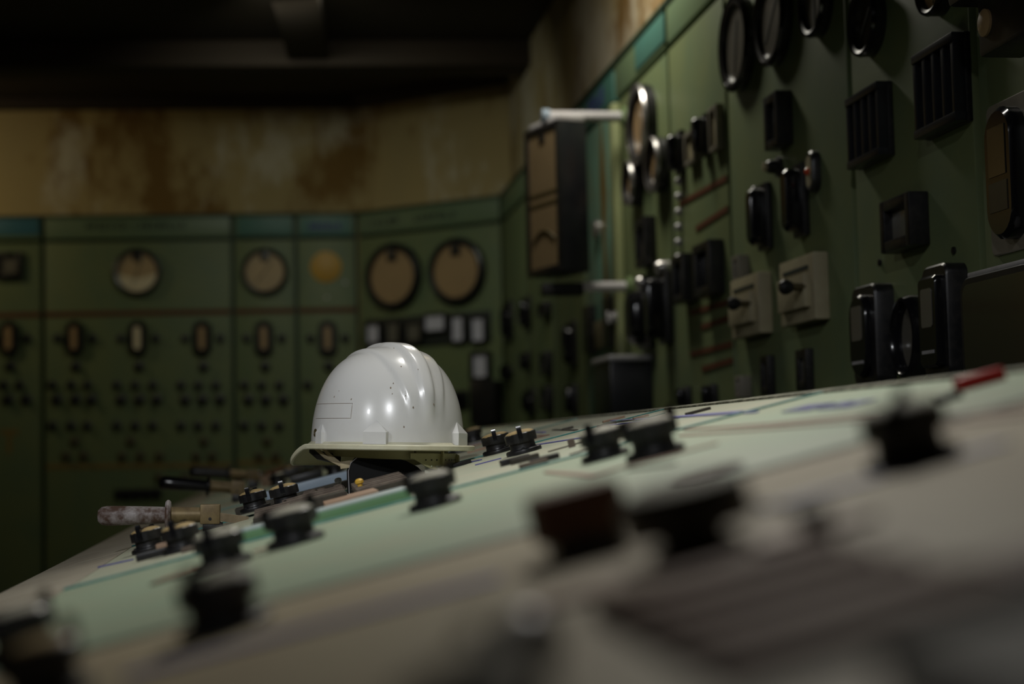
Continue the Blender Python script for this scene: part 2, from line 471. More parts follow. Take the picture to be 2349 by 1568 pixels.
K = {'K1': (-0.1832, 2.2373),
 'K10': (0.3333, 1.6035),
 'K11': (0.3446, 1.428),
 'K12': (0.3386, 0.8112),
 'K13': (-0.0321, 0.8969),
 'K14': (-0.1703, 1.0879),
 'K15': (0.1803, 0.6753),
 'K16': (0.1559, 0.8064),
 'K2': (-0.1217, 1.9796),
 'K3': (-0.0539, 1.4675),
 'K4': (0.0121, 1.5257),
 'K5': (0.1487, 1.5423),
 'K6': (-0.0414, 2.553),
 'K7': (0.008, 2.3983),
 'K8': (0.3498, 2.5413),
 'K9': (0.3512, 2.275)}
DP = {'blk1': (-0.0107, 4.3768),
 'blk2': (0.0594, 3.8923),
 'blk3': (0.1295, 3.9105),
 'blk4': (0.0575, 6.7178),
 'blk5': (-0.1813, 7.533),
 'blk6': (0.1347, 5.3973),
 'blk7': (-0.0625, 8.0336),
 'blueA': (-0.0202, 3.0337),
 'blueB': (0.1524, 3.0734),
 'ext': (0.3259, 1.0452),
 'grille': (0.2999, 1.0897),
 'hood': (0.1577, 2.3851),
 'hoodL': (0.1143, 2.6308),
 'hoodR': (0.21, 2.3745),
 'lev1': (-0.0998, 2.4636),
 'lev1b': (-0.0533, 2.463),
 'lev2': (-0.0944, 3.6931),
 'lev3': (-0.0825, 4.7467),
 'n1': (-0.1533, 2.0001),
 'n2': (-0.1016, 1.9287),
 'n3': (0.3085, 1.9931),
 'n4': (0.2929, 1.8256),
 'pk': (-0.0412, 4.7368),
 'pk2': (-0.1267, 7.9581),
 'raiseA': (-0.0442, 1.8036),
 'raiseB': (0.1442, 1.8389),
 'red': (0.578, 1.2363),
 'red0': (0.5544, 1.2162),
 'red1': (0.5977, 1.2473),
 'rib1a': (0.1017, 2.2468),
 'rib1b': (0.1754, 2.232),
 'rib2a': (-0.0366, 2.2482),
 'rib2b': (0.0122, 2.2384),
 'rib3a': (0.0097, 2.352),
 'rib3b': (0.0949, 2.3065),
 'tab': (0.3822, 2.0557),
 'tri': (0.2336, 2.5207),
 'yel': (0.1329, 4.0773),
 'yel2': (0.1327, 2.6801)}
LINES = {'black': [[(0.3592, 2.0873), (0.4135, 2.1184)], [(0.3452, 1.8526), (0.3701, 1.878)], [(0.2972, 1.3209), (0.317, 1.2613)], [(-0.1165, 1.4667), (-0.0805, 1.4867)],
           [(0.5411, 2.5953), (0.5594, 2.3833)]],
 'blue': [[(0.2858, 2.4391), (0.3024, 2.4175)], [(0.281, 2.2731), (0.3135, 2.2745)], [(0.3991, 2.4391), (0.4392, 2.2492)],
          [(0.4872, 2.2001), (0.5503, 2.207), (0.5457, 1.8217)], [(0.5228, 2.4907), (0.5447, 2.1101), (0.5342, 1.7234)], [(0.5683, 2.7252), (0.5412, 2.0965)],
          [(-0.2364, 2.1161), (-0.1954, 2.0829)]],
 'red': [[(0.425, 1.6451), (0.4435, 1.3729), (0.4591, 1.1674)], [(0.456, 1.7385), (0.4612, 1.4012), (0.4803, 1.221)], [(0.455, 1.0227), (0.4723, 0.9488)],
         [(0.4325, 0.9726), (0.4491, 0.9026)], [(0.2724, 1.6131), (0.2734, 1.3742), (0.3098, 1.3764), (0.3839, 1.3656)], [(-0.1164, 1.4902), (-0.0823, 1.5591)],
         [(-0.0258, 1.5645), (-0.0088, 1.5613)]]}
TXT = [(0.5321, 1.5862), (0.5379, 1.3901)]
FG = {'b1': (0.0316, 0.7919),
 'b2': (-0.0343, 0.8325),
 'd1': (0.0604, 0.5188),
 'd2': (-0.112, 0.8564),
 'g': (0.2095, 0.5984),
 'k1': (0.1998, 0.5616),
 'p1': (0.1382, 0.5828),
 'p2': (0.1744, 0.4534),
 'p3': (0.2482, 1.0638),
 'r1': (0.1221, 0.7363),
 'r2': (0.2003, 0.4075),
 'w': (0.0904, 0.6104),
 'wire': (-0.0068, 0.7384)}
HAT = (-0.2028, 2.5, 0.0052)
TUBE = [(3.08, 2.118, 0.018), (3.026, 1.532, 0.016)]

# ------------------------------------------------------------------ the room
C1 = Vector((-0.8712, 8.8725, 0))
A_BACK, A_DIAG, A_RIGHT = R_(4.4603), R_(-31.3407), R_(-81.5862)
C2 = C1 + 0.9737 * Vector((cos(A_DIAG), sin(A_DIAG), 0))
WALL = {'back': (C1, A_BACK), 'diag': (C1, A_DIAG), 'right': (C2, A_RIGHT)}
CEIL = 3.02
WB = 0.065          # plaster lies this far behind the panel faces

def wallT(w, s, z=0.0):
    O, a = WALL[w]
    return Tr(*(O + s * Vector((cos(a), sin(a), 0)))) @ Tr(0, 0, z) @ Rot(a, 'Z')

structure('wall_back', MB().box(-4.3, 0.035, WB, WB + 0.12, 0, CEIL), 'plaster', wallT('back', 0))
structure('wall_corner', MB().box(-0.02, 1.0, WB, WB + 0.12, 0, CEIL), 'plaster', wallT('diag', 0))
structure('wall_right', MB().box(-0.05, 11.2, WB, WB + 0.12, 0, CEIL), 'plaster_lit_patchy', wallT('right', 0))
structure('wall_left', MB().box(-11.5, 0.2, 0, 0.12, 0, CEIL), 'plaster', Tr(-5.08, 8.4, 0) @ Rot(R_(90), 'Z'))
structure('wall_front', MB().box(-5.3, 2.0, -0.12, 0, 0, CEIL), 'plaster', Tr(0, -2.7, 0))
structure('floor', MB().box(-5.3, 2.2, -2.9, 9.4, -0.1, 0), 'floor')
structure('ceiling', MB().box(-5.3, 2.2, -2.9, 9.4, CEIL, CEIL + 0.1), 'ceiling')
# ceiling beams and a cornice along the walls
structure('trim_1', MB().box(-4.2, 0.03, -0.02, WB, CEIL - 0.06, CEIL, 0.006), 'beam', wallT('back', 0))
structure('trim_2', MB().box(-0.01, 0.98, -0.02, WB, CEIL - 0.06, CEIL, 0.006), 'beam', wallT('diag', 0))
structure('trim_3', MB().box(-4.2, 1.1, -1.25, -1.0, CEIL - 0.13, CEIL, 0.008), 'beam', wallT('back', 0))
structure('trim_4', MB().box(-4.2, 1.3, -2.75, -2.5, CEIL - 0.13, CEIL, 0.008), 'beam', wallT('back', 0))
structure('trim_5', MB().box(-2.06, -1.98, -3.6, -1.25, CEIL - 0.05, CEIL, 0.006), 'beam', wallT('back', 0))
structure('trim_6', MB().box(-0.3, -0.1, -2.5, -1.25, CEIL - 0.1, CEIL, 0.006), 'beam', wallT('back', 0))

# ------------------------------------------------------------------ instrument makers (children of a panel root, x along, -y out, z up)
def gauge(root, x, z, R, dial='dial', depth=0.03, bez='black', notch=True, glint=False, needle=True, label=None):
    T = Tr(x, 0, z) @ FACE
    b = MB().lathe([(R * 0.99, 0), (R, depth * 0.6), (R * 0.96, depth * 0.92), (R * 0.9, depth), (R * 0.81, depth * 0.9), (R * 0.79, depth * 0.55), (R * 0.79, 0.001)], 48)
    g = part('gauge', b, bez, root, T, label)
    d = MB().lathe([(0, depth * 0.56), (R * 0.8, depth * 0.56), (R * 0.8, 0.002)], 40)
    part('dial', d, dial, g)
    if notch:
        n = MB().box(-R * 0.17, R * 0.17, R * 0.45, R * 0.84, depth * 0.55, depth * 0.8, R * 0.03)
        part('pivot_cover', n, 'black', g)
    if needle:
        a = random.uniform(-0.9, 0.9)
        nd = MB().box(-R * 0.015, R * 0.015, -R * 0.62, R * 0.5, depth * 0.58, depth * 0.63, T=Rot(a, 'Z'))
        part('needle', nd, 'dark_ink', g)
    if glint:
        rg = MB().lathe([(R * 0.985, depth * 0.7), (R * 1.015, depth * 0.8), (R * 0.98, depth * 1.02), (R * 0.9, depth * 1.02), (R * 0.9, depth * 0.9)], 48)
        part('bezel_ring', rg, 'chrome' if glint == 'chrome' else 'black_gloss', g)
    return g

def rect_meter(root, x, z, w, h, depth=0.03, frame='black', window='dial_grey', inset=0.2, name='meter', rounded=False, win_box=None, label=None):
    """framed box meter: frame with a recessed window"""
    T = Tr(x, 0, z) @ FACE
    fr = min(w, h) * inset
    b = MB()
    b.box(-w / 2, -w / 2 + fr, -h / 2, h / 2, 0, depth, fr * 0.18)
    b.box(w / 2 - fr, w / 2, -h / 2, h / 2, 0, depth, fr * 0.18)
    b.box(-w / 2 + fr * 0.8, w / 2 - fr * 0.8, h / 2 - fr, h / 2, 0, depth * 0.98, fr * 0.18)
    b.box(-w / 2 + fr * 0.8, w / 2 - fr * 0.8, -h / 2, -h / 2 + fr, 0, depth * 0.98, fr * 0.18)
    g = part(name, b, frame, root, T, label)
    part('window', MB().box(-w / 2 + fr * 0.7, w / 2 - fr * 0.7, -h / 2 + fr * 0.7, h / 2 - fr * 0.7, 0, depth * 0.55), window, g)
    return g

def obround(w, h, n=10):
    r = w / 2
    pts = []
    for k in range(n + 1):
        a = pi * k / n
        pts.append((r * cos(a), h / 2 - r + r * sin(a)))
    for k in range(n + 1):
        a = pi + pi * k / n
        pts.append((r * cos(a), -h / 2 + r + r * sin(a)))
    return pts

def rrect(w, h, r, n=5):
    pts = []
    for cxs, cys, a0 in ((1, 1, 0), (-1, 1, pi / 2), (-1, -1, pi), (1, -1, 1.5 * pi)):
        for k in range(n + 1):
            a = a0 + pi / 2 * k / n
            pts.append((cxs * (w / 2 - r) + r * cos(a), cys * (h / 2 - r) + r * sin(a)))
    return pts

def oval_meter(root, x, z, w, h, depth, frame, window, ww, wh, name='meter', label=None):
    g = part(name, MB().prism(obround(w, h), 0, depth, ch=min(w, h) * 0.1), frame, root, Tr(x, 0, z) @ FACE, label)
    part('window', MB().prism(obround(ww, wh), depth * 0.8, depth * 1.06), window, g)
    return g

def switch_mesh(R, mat):
    """small panel switch: round base, drum and a slanted grip bar"""
    def mk():
        b = MB().lathe([(R, 0), (R, R * 0.18), (R * 0.82, R * 0.3), (R * 0.7, R * 0.32), (R * 0.66, R * 0.85), (R * 0.5, R * 0.95), (0, R * 0.95)], 20)
        b.box(-R * 0.2, R * 0.2, -R * 0.95, R * 0.95, R * 0.9, R * 1.35, R * 0.08, T=Rot(0.35, 'Z'))
        return b.mesh('switch', mat)
    return shared(('sw', round(R, 3), mat), mk)

def switch(root, x, z, R, mat='black', name='switch'):
    return link(name, switch_mesh(R, mat), root, Tr(x, 0, z) @ FACE)

def hstrip(root, x0, x1, z, th, mat, name='mimic_line', z1=None):
    b = MB()
    z1 = z if z1 is None else z1
    dx = x1 - x0
    L = sqrt(dx * dx + (z1 - z) ** 2)
    b.box(0, L, -0.003, 0, -th / 2, th / 2, T=Rot(-math.atan2(z1 - z, dx), 'Y'))
    return part(name, b, mat, root, Tr(x0, 0, z))

def handle_switch(root, x, z, w, h, depth, mat='black', name='lever_switch', label=None):
    """tall black pistol-grip switch: base plate, stem and long grip standing off it"""
    T = Tr(x, 0, z) @ FACE
    g = part(name, MB().box(-w / 2, w / 2, -h / 2, h / 2, 0, depth * 0.35, w * 0.08), mat, root, T, label)
    part('grip', MB().prism(obround(w * 0.55, h * 0.86), depth * 0.34, depth, ch=w * 0.1), 'black_gloss', g)
    return g

# ------------------------------------------------------------------ panels
PH = 2.35
def panel(w, s0, s1, label, mat='green', name='switchboard_cabinet', header='header'):
    W_ = s1 - s0
    root = thing(name, label, 'switchboard', wallT(w, s0), 'switchboard cabinets along the walls')
    part('plinth', MB().box(0.004, W_ - 0.004, 0.012, WB - 0.008, 0.0, 0.2, 0.003), 'plinth', root)
    part('seam_frame', MB().box(0, W_, 0.028, WB - 0.006, 0.2, PH), 'green_dark', root)
    g = 0.013
    part('body', MB().box(g, W_ - g, 0, 0.03, 0.2, 2.195, 0.003), mat, root)
    part('header', MB().box(g, W_ - g, -0.004, 0.03, 2.215, PH - 0.018, 0.003), header, root)
    part('top_rail', MB().box(0, W_, -0.012, 0.05, PH - 0.016, PH, 0.003), 'green_dark', root)
    return root

P = {}
bl = ['green panel at the left edge with a small square meter and blue nameplate',
      'widest green panel with one big gauge over three columns of knobs',
      'narrow green panel with round tan gauge and teal nameplate, second from the corner',
      'narrow green panel with an orange-yellow disc behind the helmet']
for i in range(4):
    P['b%d' % i] = panel('back', SEAM_B[i], SEAM_B[i + 1], bl[i])
P['d'] = panel('diag', 0.0, 0.9737, 'angled corner panel with two large tan gauges side by side', header='header')
rs = [0.0, 0.76, 1.52] + SEAM_R
rl = ['far end panel of the right wall beside the angled corner panel',
      'right wall panel below and left of the hanging meter box',
      'green panel just left of the teal column on the right wall',
      'narrow teal panel with rust streaks and faded red and blue lettering',
      'light green panel with three shiny gauges right of the teal column',
      'green panel with red-brown mimic lines and two black meters',
      'wide green panel with two cream boxes and three large gauges on top',
      'green panel with two slotted black boxes and an oval meter',
      'green panel at the right edge with a long metal-plated meter']
for i in range(9):
    P['r%d' % i] = panel('right', rs[i], rs[i + 1], rl[i], 'teal' if i == 3 else 'green', header='teal_plate' if i == 3 else 'header')

def onB(s):
    for i in range(4):
        if s < SEAM_B[i + 1] or i == 3:
            return P['b%d' % i], s - SEAM_B[i]

def onR(s):
    for i in range(9):
        if s < rs[i + 1] or i == 8:
            return P['r%d' % i], s - rs[i]

# --- back wall
for i in range(4):
    w = SEAM_B[i + 1] - SEAM_B[i]
    hstrip(P['b%d' % i], 0.013, w - 0.013, 1.79, 0.03, 'red_line', 'red_band')
for k, (s, z, r) in enumerate(B_GAUGE):
    root, x = onB(s)
    if k == 0:
        rect_meter(root, x, z, r * 2.1, r * 2.1, 0.03, window='dial_grey', inset=0.22)
    elif k == 3:
        part('yellow_disc', MB().lathe([(r, 0), (r, 0.004), (r * 0.95, 0.006), (0, 0.006)], 40), 'yellow', root, Tr(x, 0, z) @ FACE, 'orange-yellow painted disc')
    else:
        g = gauge(root, x, z, r, 'dial', 0.04)
        if k == 1:
            pts = []
            rr = r * 0.8
            for j in range(17):
                a = pi + R_(4) + (pi - R_(8)) * j / 16
                pts.append((rr * cos(a), rr * sin(a)))
            pts += [(rr * 0.55, -rr * 0.22), (0.0, -rr * 0.34), (-rr * 0.55, -rr * 0.22)]
            part('dial_glare', MB().prism(pts, 0.0225, 0.0245), 'dial_lit', g, None, 'painted reflection on the lower half of the dial')  # bright crescent paints the reflection in the gauge glass
for s, z in B_DOT:
    root, x = onB(s)
    part('screw_head', MB().lathe([(0.008, 0), (0.008, 0.003), (0.005, 0.006), (0, 0.0065)], 16), 'chrome', root, Tr(x, 0, z) @ FACE)
for k, (s, z, r) in enumerate(B_METER):
    root, x = onB(s)
    oval_meter(root, x, z, r * 1.05, r * 1.95, 0.04, 'black', 'dial_lit' if k == 2 else 'dial_tan', r * 0.36, r * 1.25)  # the one lit window gets its brightness from a paler colour
for s, z, r in B_KNOB:
    root, x = onB(s)
    if 0.02 < x:
        switch(root, x, z, r * 0.95)
for s, z, r in B_BROWN:
    root, x = onB(s)
    switch(root, x, z, r * 0.95, 'brown_knob')
s, z, w, h = B_STRIP[0]
root, x = onB(s)
ts = part('terminal_strip', MB().box(-w / 2, w / 2, -0.008, 0, -h / 2, h / 2, 0.002), 'black', root, Tr(x, 0, z))
for k in range(5):
    part('terminal', MB().box(-0.018, 0.018, -0.03, -0.006, -h * 0.45, h * 0.45, 0.004), 'black', ts, Tr(-w / 2 + (k + 0.5) * w / 5, 0, 0))
for (s0, z_0, s1, z_1) in B_YEL:
    root, x = onB(min(s0, s1) + 0.001)
    if abs(s1 - s0) < 0.01:
        part('mimic_line', MB().box(-0.012, 0.012, -0.003, 0, min(z_0, z_1), max(z_0, z_1)), 'brown_line', root, Tr(x, 0, 0))
    else:
        hstrip(root, x, x + s1 - s0, z_0, 0.026, 'brown_line', z1=z_1)
hd = ['blue_plate', None, 'teal_plate', 'teal_plate']
for i in range(4):
    s, z, w, h = B_HEAD[i]
    root, x = onB(s)
    if hd[i]:
        part('nameplate', MB().box(-w / 2, w / 2, -0.008, -0.003, -h / 2, h / 2, 0.001), hd[i], root, Tr(x, 0, z))
part('lettering', letters(17, 0.034, 0.56, 3, (7,)), 'dark_ink', P['b1'], Tr(B_HEAD[1][0] - SEAM_B[1], -0.004, 2.285))
part('lettering', letters(6, 0.045, 0.185, 4), 'blue_ink', P['b3'], Tr(B_HEAD[4][0] - SEAM_B[3], -0.008, 2.268))

# --- angled corner panel
root = P['d']
for s, z, r in D_GAUGE:
    gauge(root, s, z, r * 0.98, 'dial_tan', 0.05, needle=False)
for (s, z, w, h), n, sd in zip(D_TEXT, (5, 7), (5, 6)):
    part('lettering', letters(n, 0.038, w, sd), 'dark_ink', root, Tr(s, -0.004, 2.275))
s, z, w, h = D_STRIP[0]
part('indicator_rail', MB().box(-w / 2, w / 2, -0.008, 0, -h / 2, h / 2, 0.002), 'plinth', root, Tr(s, 0, z))
for k, (s, z, w, h) in enumerate(D_BOX):
    rect_meter(root, s, z, w, h, 0.04, window='glass_white_glare' if k in (0, 3, 4, 5) else 'dial_grey', inset=0.1, name='indicator')  # white windows imitate glare on the glass
rect_meter(root, *D_MET[0], 0.04, window='glass_white_glare', inset=0.15)
for q in D_MET[1:]:
    handle_switch(root, *q, 0.05)
s, z, w, h = D_BIG[0]
part('relay_box', MB().box(-w / 2, w / 2, -0.09, 0, -h / 2, h / 2, 0.006), 'black', root, Tr(0.9737 - w / 2 - 0.015, 0, z))

# --- right wall
RR = R_RECT
for k, (s, z, r) in enumerate(R_GAUGE):
    root, x = onR(s)
    if k == 7:
        z, r = 1.812, 0.062
    gauge(root, x, z, r * 0.97, 'dial_grey' if k in (3, 4, 5) else ('glass_dark' if k == 6 else 'dial_tan'), 0.045 if k < 3 else 0.03,
          glint='chrome' if k < 3 else True, notch=False)
root, x = onR(RR['A1'][0])
for key in ('A1', 'A2', 'A4', 'A5', 'A7', 'A9', 'A11'):
    s, z, w, h = RR[key]
    root, x = onR(s)
    ww = min(w * 0.45, 0.22)
    x = min(max(x, ww / 2 + 0.02), (rs[1] if s < rs[1] else 0.76) - ww / 2 - 0.02)
    handle_switch(root, x, z, ww, h, 0.05)
for key in ('A3', 'A6', 'A10'):
    s, z, w, h = RR[key]
    root, x = onR(s)
    ww = min(w * 0.5, 0.2)
    x = min(max(x, ww / 2 + 0.02), 0.76 - ww / 2 - 0.02)
    rect_meter(root, x, z, ww, h, 0.035, window='dial_grey')
# teal column
root = P['r3']
s, z, w, h = RR['T1']
for e in (-1, 1):
    part('meter', MB().box(-w * 0.12, w * 0.12, -0.03, 0, -h / 2, h / 2, 0.004), 'black', root, Tr(s - rs[3] + e * w * 0.36, 0, z))
part('window', MB().box(-w * 0.2, w * 0.2, -0.014, 0, -h * 0.46, h * 0.12, 0.003), 'cream_box', root, Tr(s - rs[3], 0, z))
s, z, w, h = RR['T2']
part('latch', MB().prism(obround(0.06, h), 0, 0.025, ch=0.006), 'chrome', root, Tr(s - rs[3] - 0.03, 0, z) @ FACE)
for q, n, m_, sd in (('Tr', 4, 'red_ink', 8), ('Tb', 5, 'blue_ink', 9)):
    s, z, w, h = RR[q]
    part('lettering', letters(n, h, w, sd), m_, root, Tr(s - rs[3], 0, z))
part('lettering', letters(5, 0.07, 0.34, 11), 'blue_ink', root, Tr(0.33, -0.004, 2.275))
part('rust_streak', MB().prism([(-0.03, -0.3), (0.05, -0.34), (0.02, -0.1), (0.06, 0.1), (0.0, 0.42), (-0.06, 0.15), (-0.04, -0.05)], 0, 0.0008), 'brown_line', root, Tr(0.38, 0, 1.82) @ FACE)
# panel with shiny gauges
root = P['r4']
x0 = rs[4]
part('edge_post', MB().box(0.005, 0.075, -0.03, 0, 0.2, 2.19, 0.012), 'post_green', root)
s, z, w, h = RR['B4']
rect_meter(root, s - x0, z, w * 0.8, h, 0.04, window='dial_grey')
for q in ('Bh1', 'Bh2'):
    s, z, w, h = RR[q]
    handle_switch(root, s - x0, z, w * 0.7, h, 0.075)
    part('indicator_lamp', MB().lathe([(0.022, 0), (0.022, 0.03), (0.014, 0.042), (0, 0.045)], 20), 'chrome', root, Tr(s - x0, 0, z + h / 2 + 0.014) @ FACE)
s, z, w, h = RR['Bw']
bx = part('relay_box', MB().box(-0.14, 0.14, -0.14, 0, -0.1, 0.09, 0.006), 'black_metal', root, Tr(s - x0, 0, z))
part('lid', MB().box(-0.145, 0.145, -0.146, -0.002, 0.088, 0.108, 0.006), 'grey_metal', bx, None, 'pale metal lid catching the light')
s, z, r = R_KNOB[0]
link('switch', switch_mesh(0.024, 'grey_metal'), root, Tr(0.04, -0.03, z) @ FACE)
s, z, w, h = R_HEAD[1]
part('nameplate', MB().box(-0.2, 0.2, -0.009, -0.003, -0.045, 0.045, 0.001), 'teal_plate', root, Tr(s - x0, 0, 2.275))
# mimic panel
root = P['r5']
x0 = rs[5]
for q in ('C1', 'C2'):
    s, z, w, h = RR[q]
    handle_switch(root, s - x0, z, w * 0.6, h, 0.045)
for q in ('C1b', 'C2b'):
    s, z, w, h = RR[q]
    rect_meter(root, min(s - x0, 0.545), z, w * 0.7, h, 0.022, 'steel_plate', 'cream_box', 0.15)
for q in ('C3', 'C4'):
    s, z, w, h = RR[q]
    rect_meter(root, s - x0, z, w * 0.85, h, 0.045, 'black', 'black_gloss', 0.18)
for q in ('C5', 'C6'):
    s, z, w, h = RR[q]
    handle_switch(root, s - x0, z, w * 0.6, h, 0.04)
for (s0, z_0, s1, z_1) in R_LINE:
    hstrip(root, s0 - x0, min(s1 - x0, 0.6), z_0, 0.016, 'red_line', z1=z_1)
for s, z in R_DOTS:
    part('indicator_lamp', MB().lathe([(0.012, 0), (0.012, 0.01), (0.008, 0.018), (0, 0.019)], 16), 'grey_metal', root, Tr(s - x0, 0, z) @ FACE)
# wide panel with cream boxes
root = P['r6']
x0 = rs[6]
s, z, w, h = RR['D1']
rect_meter(root, s - x0, z, w * 0.85, h, 0.04, 'black', 'glass_dark', 0.2)
for q in ('Dh1', 'Dh2'):
    s, z, w, h = RR[q]
    handle_switch(root, s - x0, z, w * 0.75, h, 0.05)
for q in ('Dl1', 'Dl2'):
    s, z, w, h = RR[q]
    l = oval_meter(root, s - x0, z, w * 0.7, h, 0.02, 'black', 'cream_box', w * 0.45, h * 0.75, 'signal_lamp')
    part('red_lens', MB().lathe([(0.009, 0.018), (0.009, 0.024), (0.005, 0.029), (0, 0.03)], 16), 'red_lamp', l)
for q in ('Db1', 'Db2'):
    s, z, w, h = RR[q]
    bx = part('switch_box', MB().box(-w * 0.42, w * 0.42, -0.035, 0, -h / 2, h / 2, 0.004), 'cream_box', root, Tr(s - x0 - 0.01, 0, z), 'cream enamel switch box')
    part('cover', MB().box(-w * 0.33, w * 0.33, -0.05, -0.034, -h * 0.3, h * 0.2, 0.003), 'cream_box', bx)
    part('label_slot', MB().box(-w * 0.3, w * 0.3, -0.038, -0.034, h * 0.27, h * 0.33), 'dark_ink', bx)
    part('handle', MB().tube([(w * 0.3, -0.045, 0.0), (w * 0.3, -0.075, 0.0)], 0.009, 12), 'brown_knob', bx)
    part('knob', MB().lathe([(0, 0), (0.012, 0.002), (0.017, 0.012), (0.017, 0.022), (0.01, 0.03), (0, 0.031)], 20, T=Tr(w * 0.3, -0.072, 0) @ FACE), 'black', bx)
    if q == 'Db2':
        part('yellow_mark', MB().lathe([(0.006, 0), (0.006, 0.004), (0, 0.005)], 12, T=Tr(w * 0.22, -0.05, 0.0) @ FACE), 'yellow', bx)
for q in ('Ds1', 'Ds2'):
    s, z, w, h = RR[q]
    rect_meter(root, s - x0 - 0.005, z, w * 0.5, h, 0.03, 'steel_plate', 'black', 0.22)
for q in ('Dv1', 'Dv2'):
    s, z, w, h = RR[q]
    rect_meter(root, s - x0, z, w * 0.8, h, 0.02, 'black', 'dial_grey', 0.3)
s, z, r = R_KNOB[1]
k = part('round_knob', MB().lathe([(r, 0), (r, 0.008), (r * 0.7, 0.012), (r * 0.62, 0.03), (r * 0.4, 0.036), (0, 0.037)], 24), 'black', root, Tr(s - x0, 0, z) @ FACE)
part('cap', MB().lathe([(r * 0.45, 0.034), (r * 0.45, 0.042), (0, 0.044)], 20), 'cream_box', k)
# panel with slotted boxes
root = P['r7']
x0 = rs[7]
for q in ('E1', 'E2'):
    s, z, w, h = RR[q]
    w *= 0.92
    b = part('slotted_box', MB().box(-w / 2, w / 2, -0.012, 0, -h / 2, h / 2, 0.003), 'black', root, Tr(max(s - x0, w / 2 + 0.015), 0, z), 'black box with four upright slots')
    for e in (-1, 1):
        part('rail', MB().box(-w / 2, w / 2, -0.034, -0.01, e * h * 0.44 - 0.008, e * h * 0.44 + 0.008, 0.002), 'black_metal', b)
    for j in range(5):
        xx = -w / 2 + 0.007 + j * (w - 0.014) / 4
        part('slat', MB().box(xx - 0.006, xx + 0.006, -0.032, -0.01, -h * 0.44, h * 0.44, 0.002), 'black_metal', b)
    for j in range(4):
        xx = -w / 2 + 0.007 + (j + 0.5) * (w - 0.014) / 4
        part('scale', MB().box(xx - 0.011, xx + 0.011, -0.016, -0.01, -h * 0.38, h * 0.38), 'dial_grey', b)
s, z, w, h = RR['E3']
rect_meter(root, s - x0, z, w * 0.9, h, 0.04, 'black', 'dial_grey', 0.22)
for q in ('E4', 'E5'):
    s, z, w, h = RR[q]
    g = part('recorder', MB().prism(rrect(w * 0.85, h, 0.02), 0, 0.04, ch=0.004), 'black', root, Tr(s - x0, 0, z) @ FACE)
    part('bezel', MB().prism(obround(w * 0.6, h * 0.82) if q == 'E4' else rrect(w * 0.6, h * 0.8, 0.01), 0.038, 0.055, ch=0.005), 'black_gloss', g)
    part('window', MB().prism(rrect(w * 0.36, h * 0.34, 0.006), 0.054, 0.0565), 'dial_grey', g, Tr(0, h * 0.12, 0))
    part('maker_plate', MB().box(-w * 0.2, w * 0.2, -h * 0.28, -h * 0.25, 0.054, 0.0565), 'grey_metal', g)
s, z, w, h = R_OVAL[0]
g = part('oval_gauge', MB().lathe([(0.5, 0), (0.5, 0.02), (0.47, 0.034), (0.43, 0.036), (0.4, 0.03), (0.39, 0.012)], 40, sx=w * 0.92, sy=h), 'black_gloss', root, Tr(s - x0, 0, z) @ FACE)
part('dial', MB().lathe([(0, 0.013), (0.41, 0.013), (0.41, 0.002)], 40, sx=w * 0.92, sy=h), 'dial_grey', g)
for q in R_KNOB[4:6]:
    root2, xx = onR(q[0])
    part('screw_head', MB().lathe([(0.007, 0), (0.007, 0.004), (0, 0.006)], 12), 'black', root2, Tr(xx, 0, q[1]) @ FACE)
# right edge panel
root = P['r8']
x0 = rs[8]
s, z, w, h = RR['F1']
g = part('meter_plate', MB().prism(rrect(w, h, 0.012), 0, 0.006, ch=0.002), 'steel_plate', root, Tr(s - x0, 0, z) @ FACE)
part('meter', MB().prism(obround(w * 0.5, h * 0.86), 0.005, 0.035, ch=0.008), 'black_gloss', g)
part('window', MB().box(-w * 0.16, w * 0.16, -0.005, h * 0.3, 0.034, 0.0365), 'glass_dark', g)
part('scale_plate', MB().box(-w * 0.17, w * 0.17, -h * 0.25, -h * 0.06, 0.034, 0.0365), 'brown_knob', g)
s, z, w, h = RR['F2']
g = part('recorder', MB().prism(rrect(w, h, 0.03), 0, 0.05, ch=0.008), 'black_metal', root, Tr(s - x0 + 0.012, 0, z) @ FACE)
part('glass', MB().prism(rrect(w * 0.86, h * 0.84, 0.02), 0.049, 0.053), 'glass_dark', g)
part('top_rail', MB().box(-w * 0.42, w * 0.42, h / 2 - 0.002, h / 2 + 0.006, 0.01, 0.044, 0.002), 'grey_metal', g)

# --- meter box hung from the right wall on two pipe arms
sA, zA = TUBE[0][0], TUBE[0][1]
zB = TUBE[1][1]
hb = thing('hanging_meter_box', 'black meter box with tan dial strip held off the wall by two pipes', 'meter box', wallT('right', sA))
BT = Tr(-0.02, -0.245, 0) @ Rot(R_(18), 'Z')
zt, zb = 2.085, 1.575
hs = part('housing', MB().box(-0.12, 0.11, -0.05, 0.06, zb, zt, 0.008), 'black_metal', hb, BT)
part('face_frame', MB().box(-0.125, 0.115, -0.058, -0.05, zb + 0.0, zb + 0.025, 0.002).box(-0.125, 0.115, -0.058, -0.05, zt - 0.025, zt, 0.002)
     .box(-0.125, -0.1, -0.058, -0.05, zb + 0.02, zt - 0.02, 0.002).box(0.1, 0.115, -0.058, -0.05, zb + 0.02, zt - 0.02, 0.002), 'black', hs)
part('dial_strip', MB().box(-0.1, 0.1, -0.054, -0.049, zb + 0.024, zt - 0.024), 'box_dial', hs)
for zz in (zb + 0.24, zb + 0.275):
    part('scale_line', MB().box(-0.098, 0.098, -0.0555, -0.053, zz - 0.006, zz + 0.006), 'brown_knob', hs)
part('pointer_arc', MB().tube([(-0.08 + 0.16 * k / 8, -0.055, zb + 0.115 + 0.035 * sin(pi * k / 8)) for k in range(9)], 0.005, 6), 'brown_knob', hs)
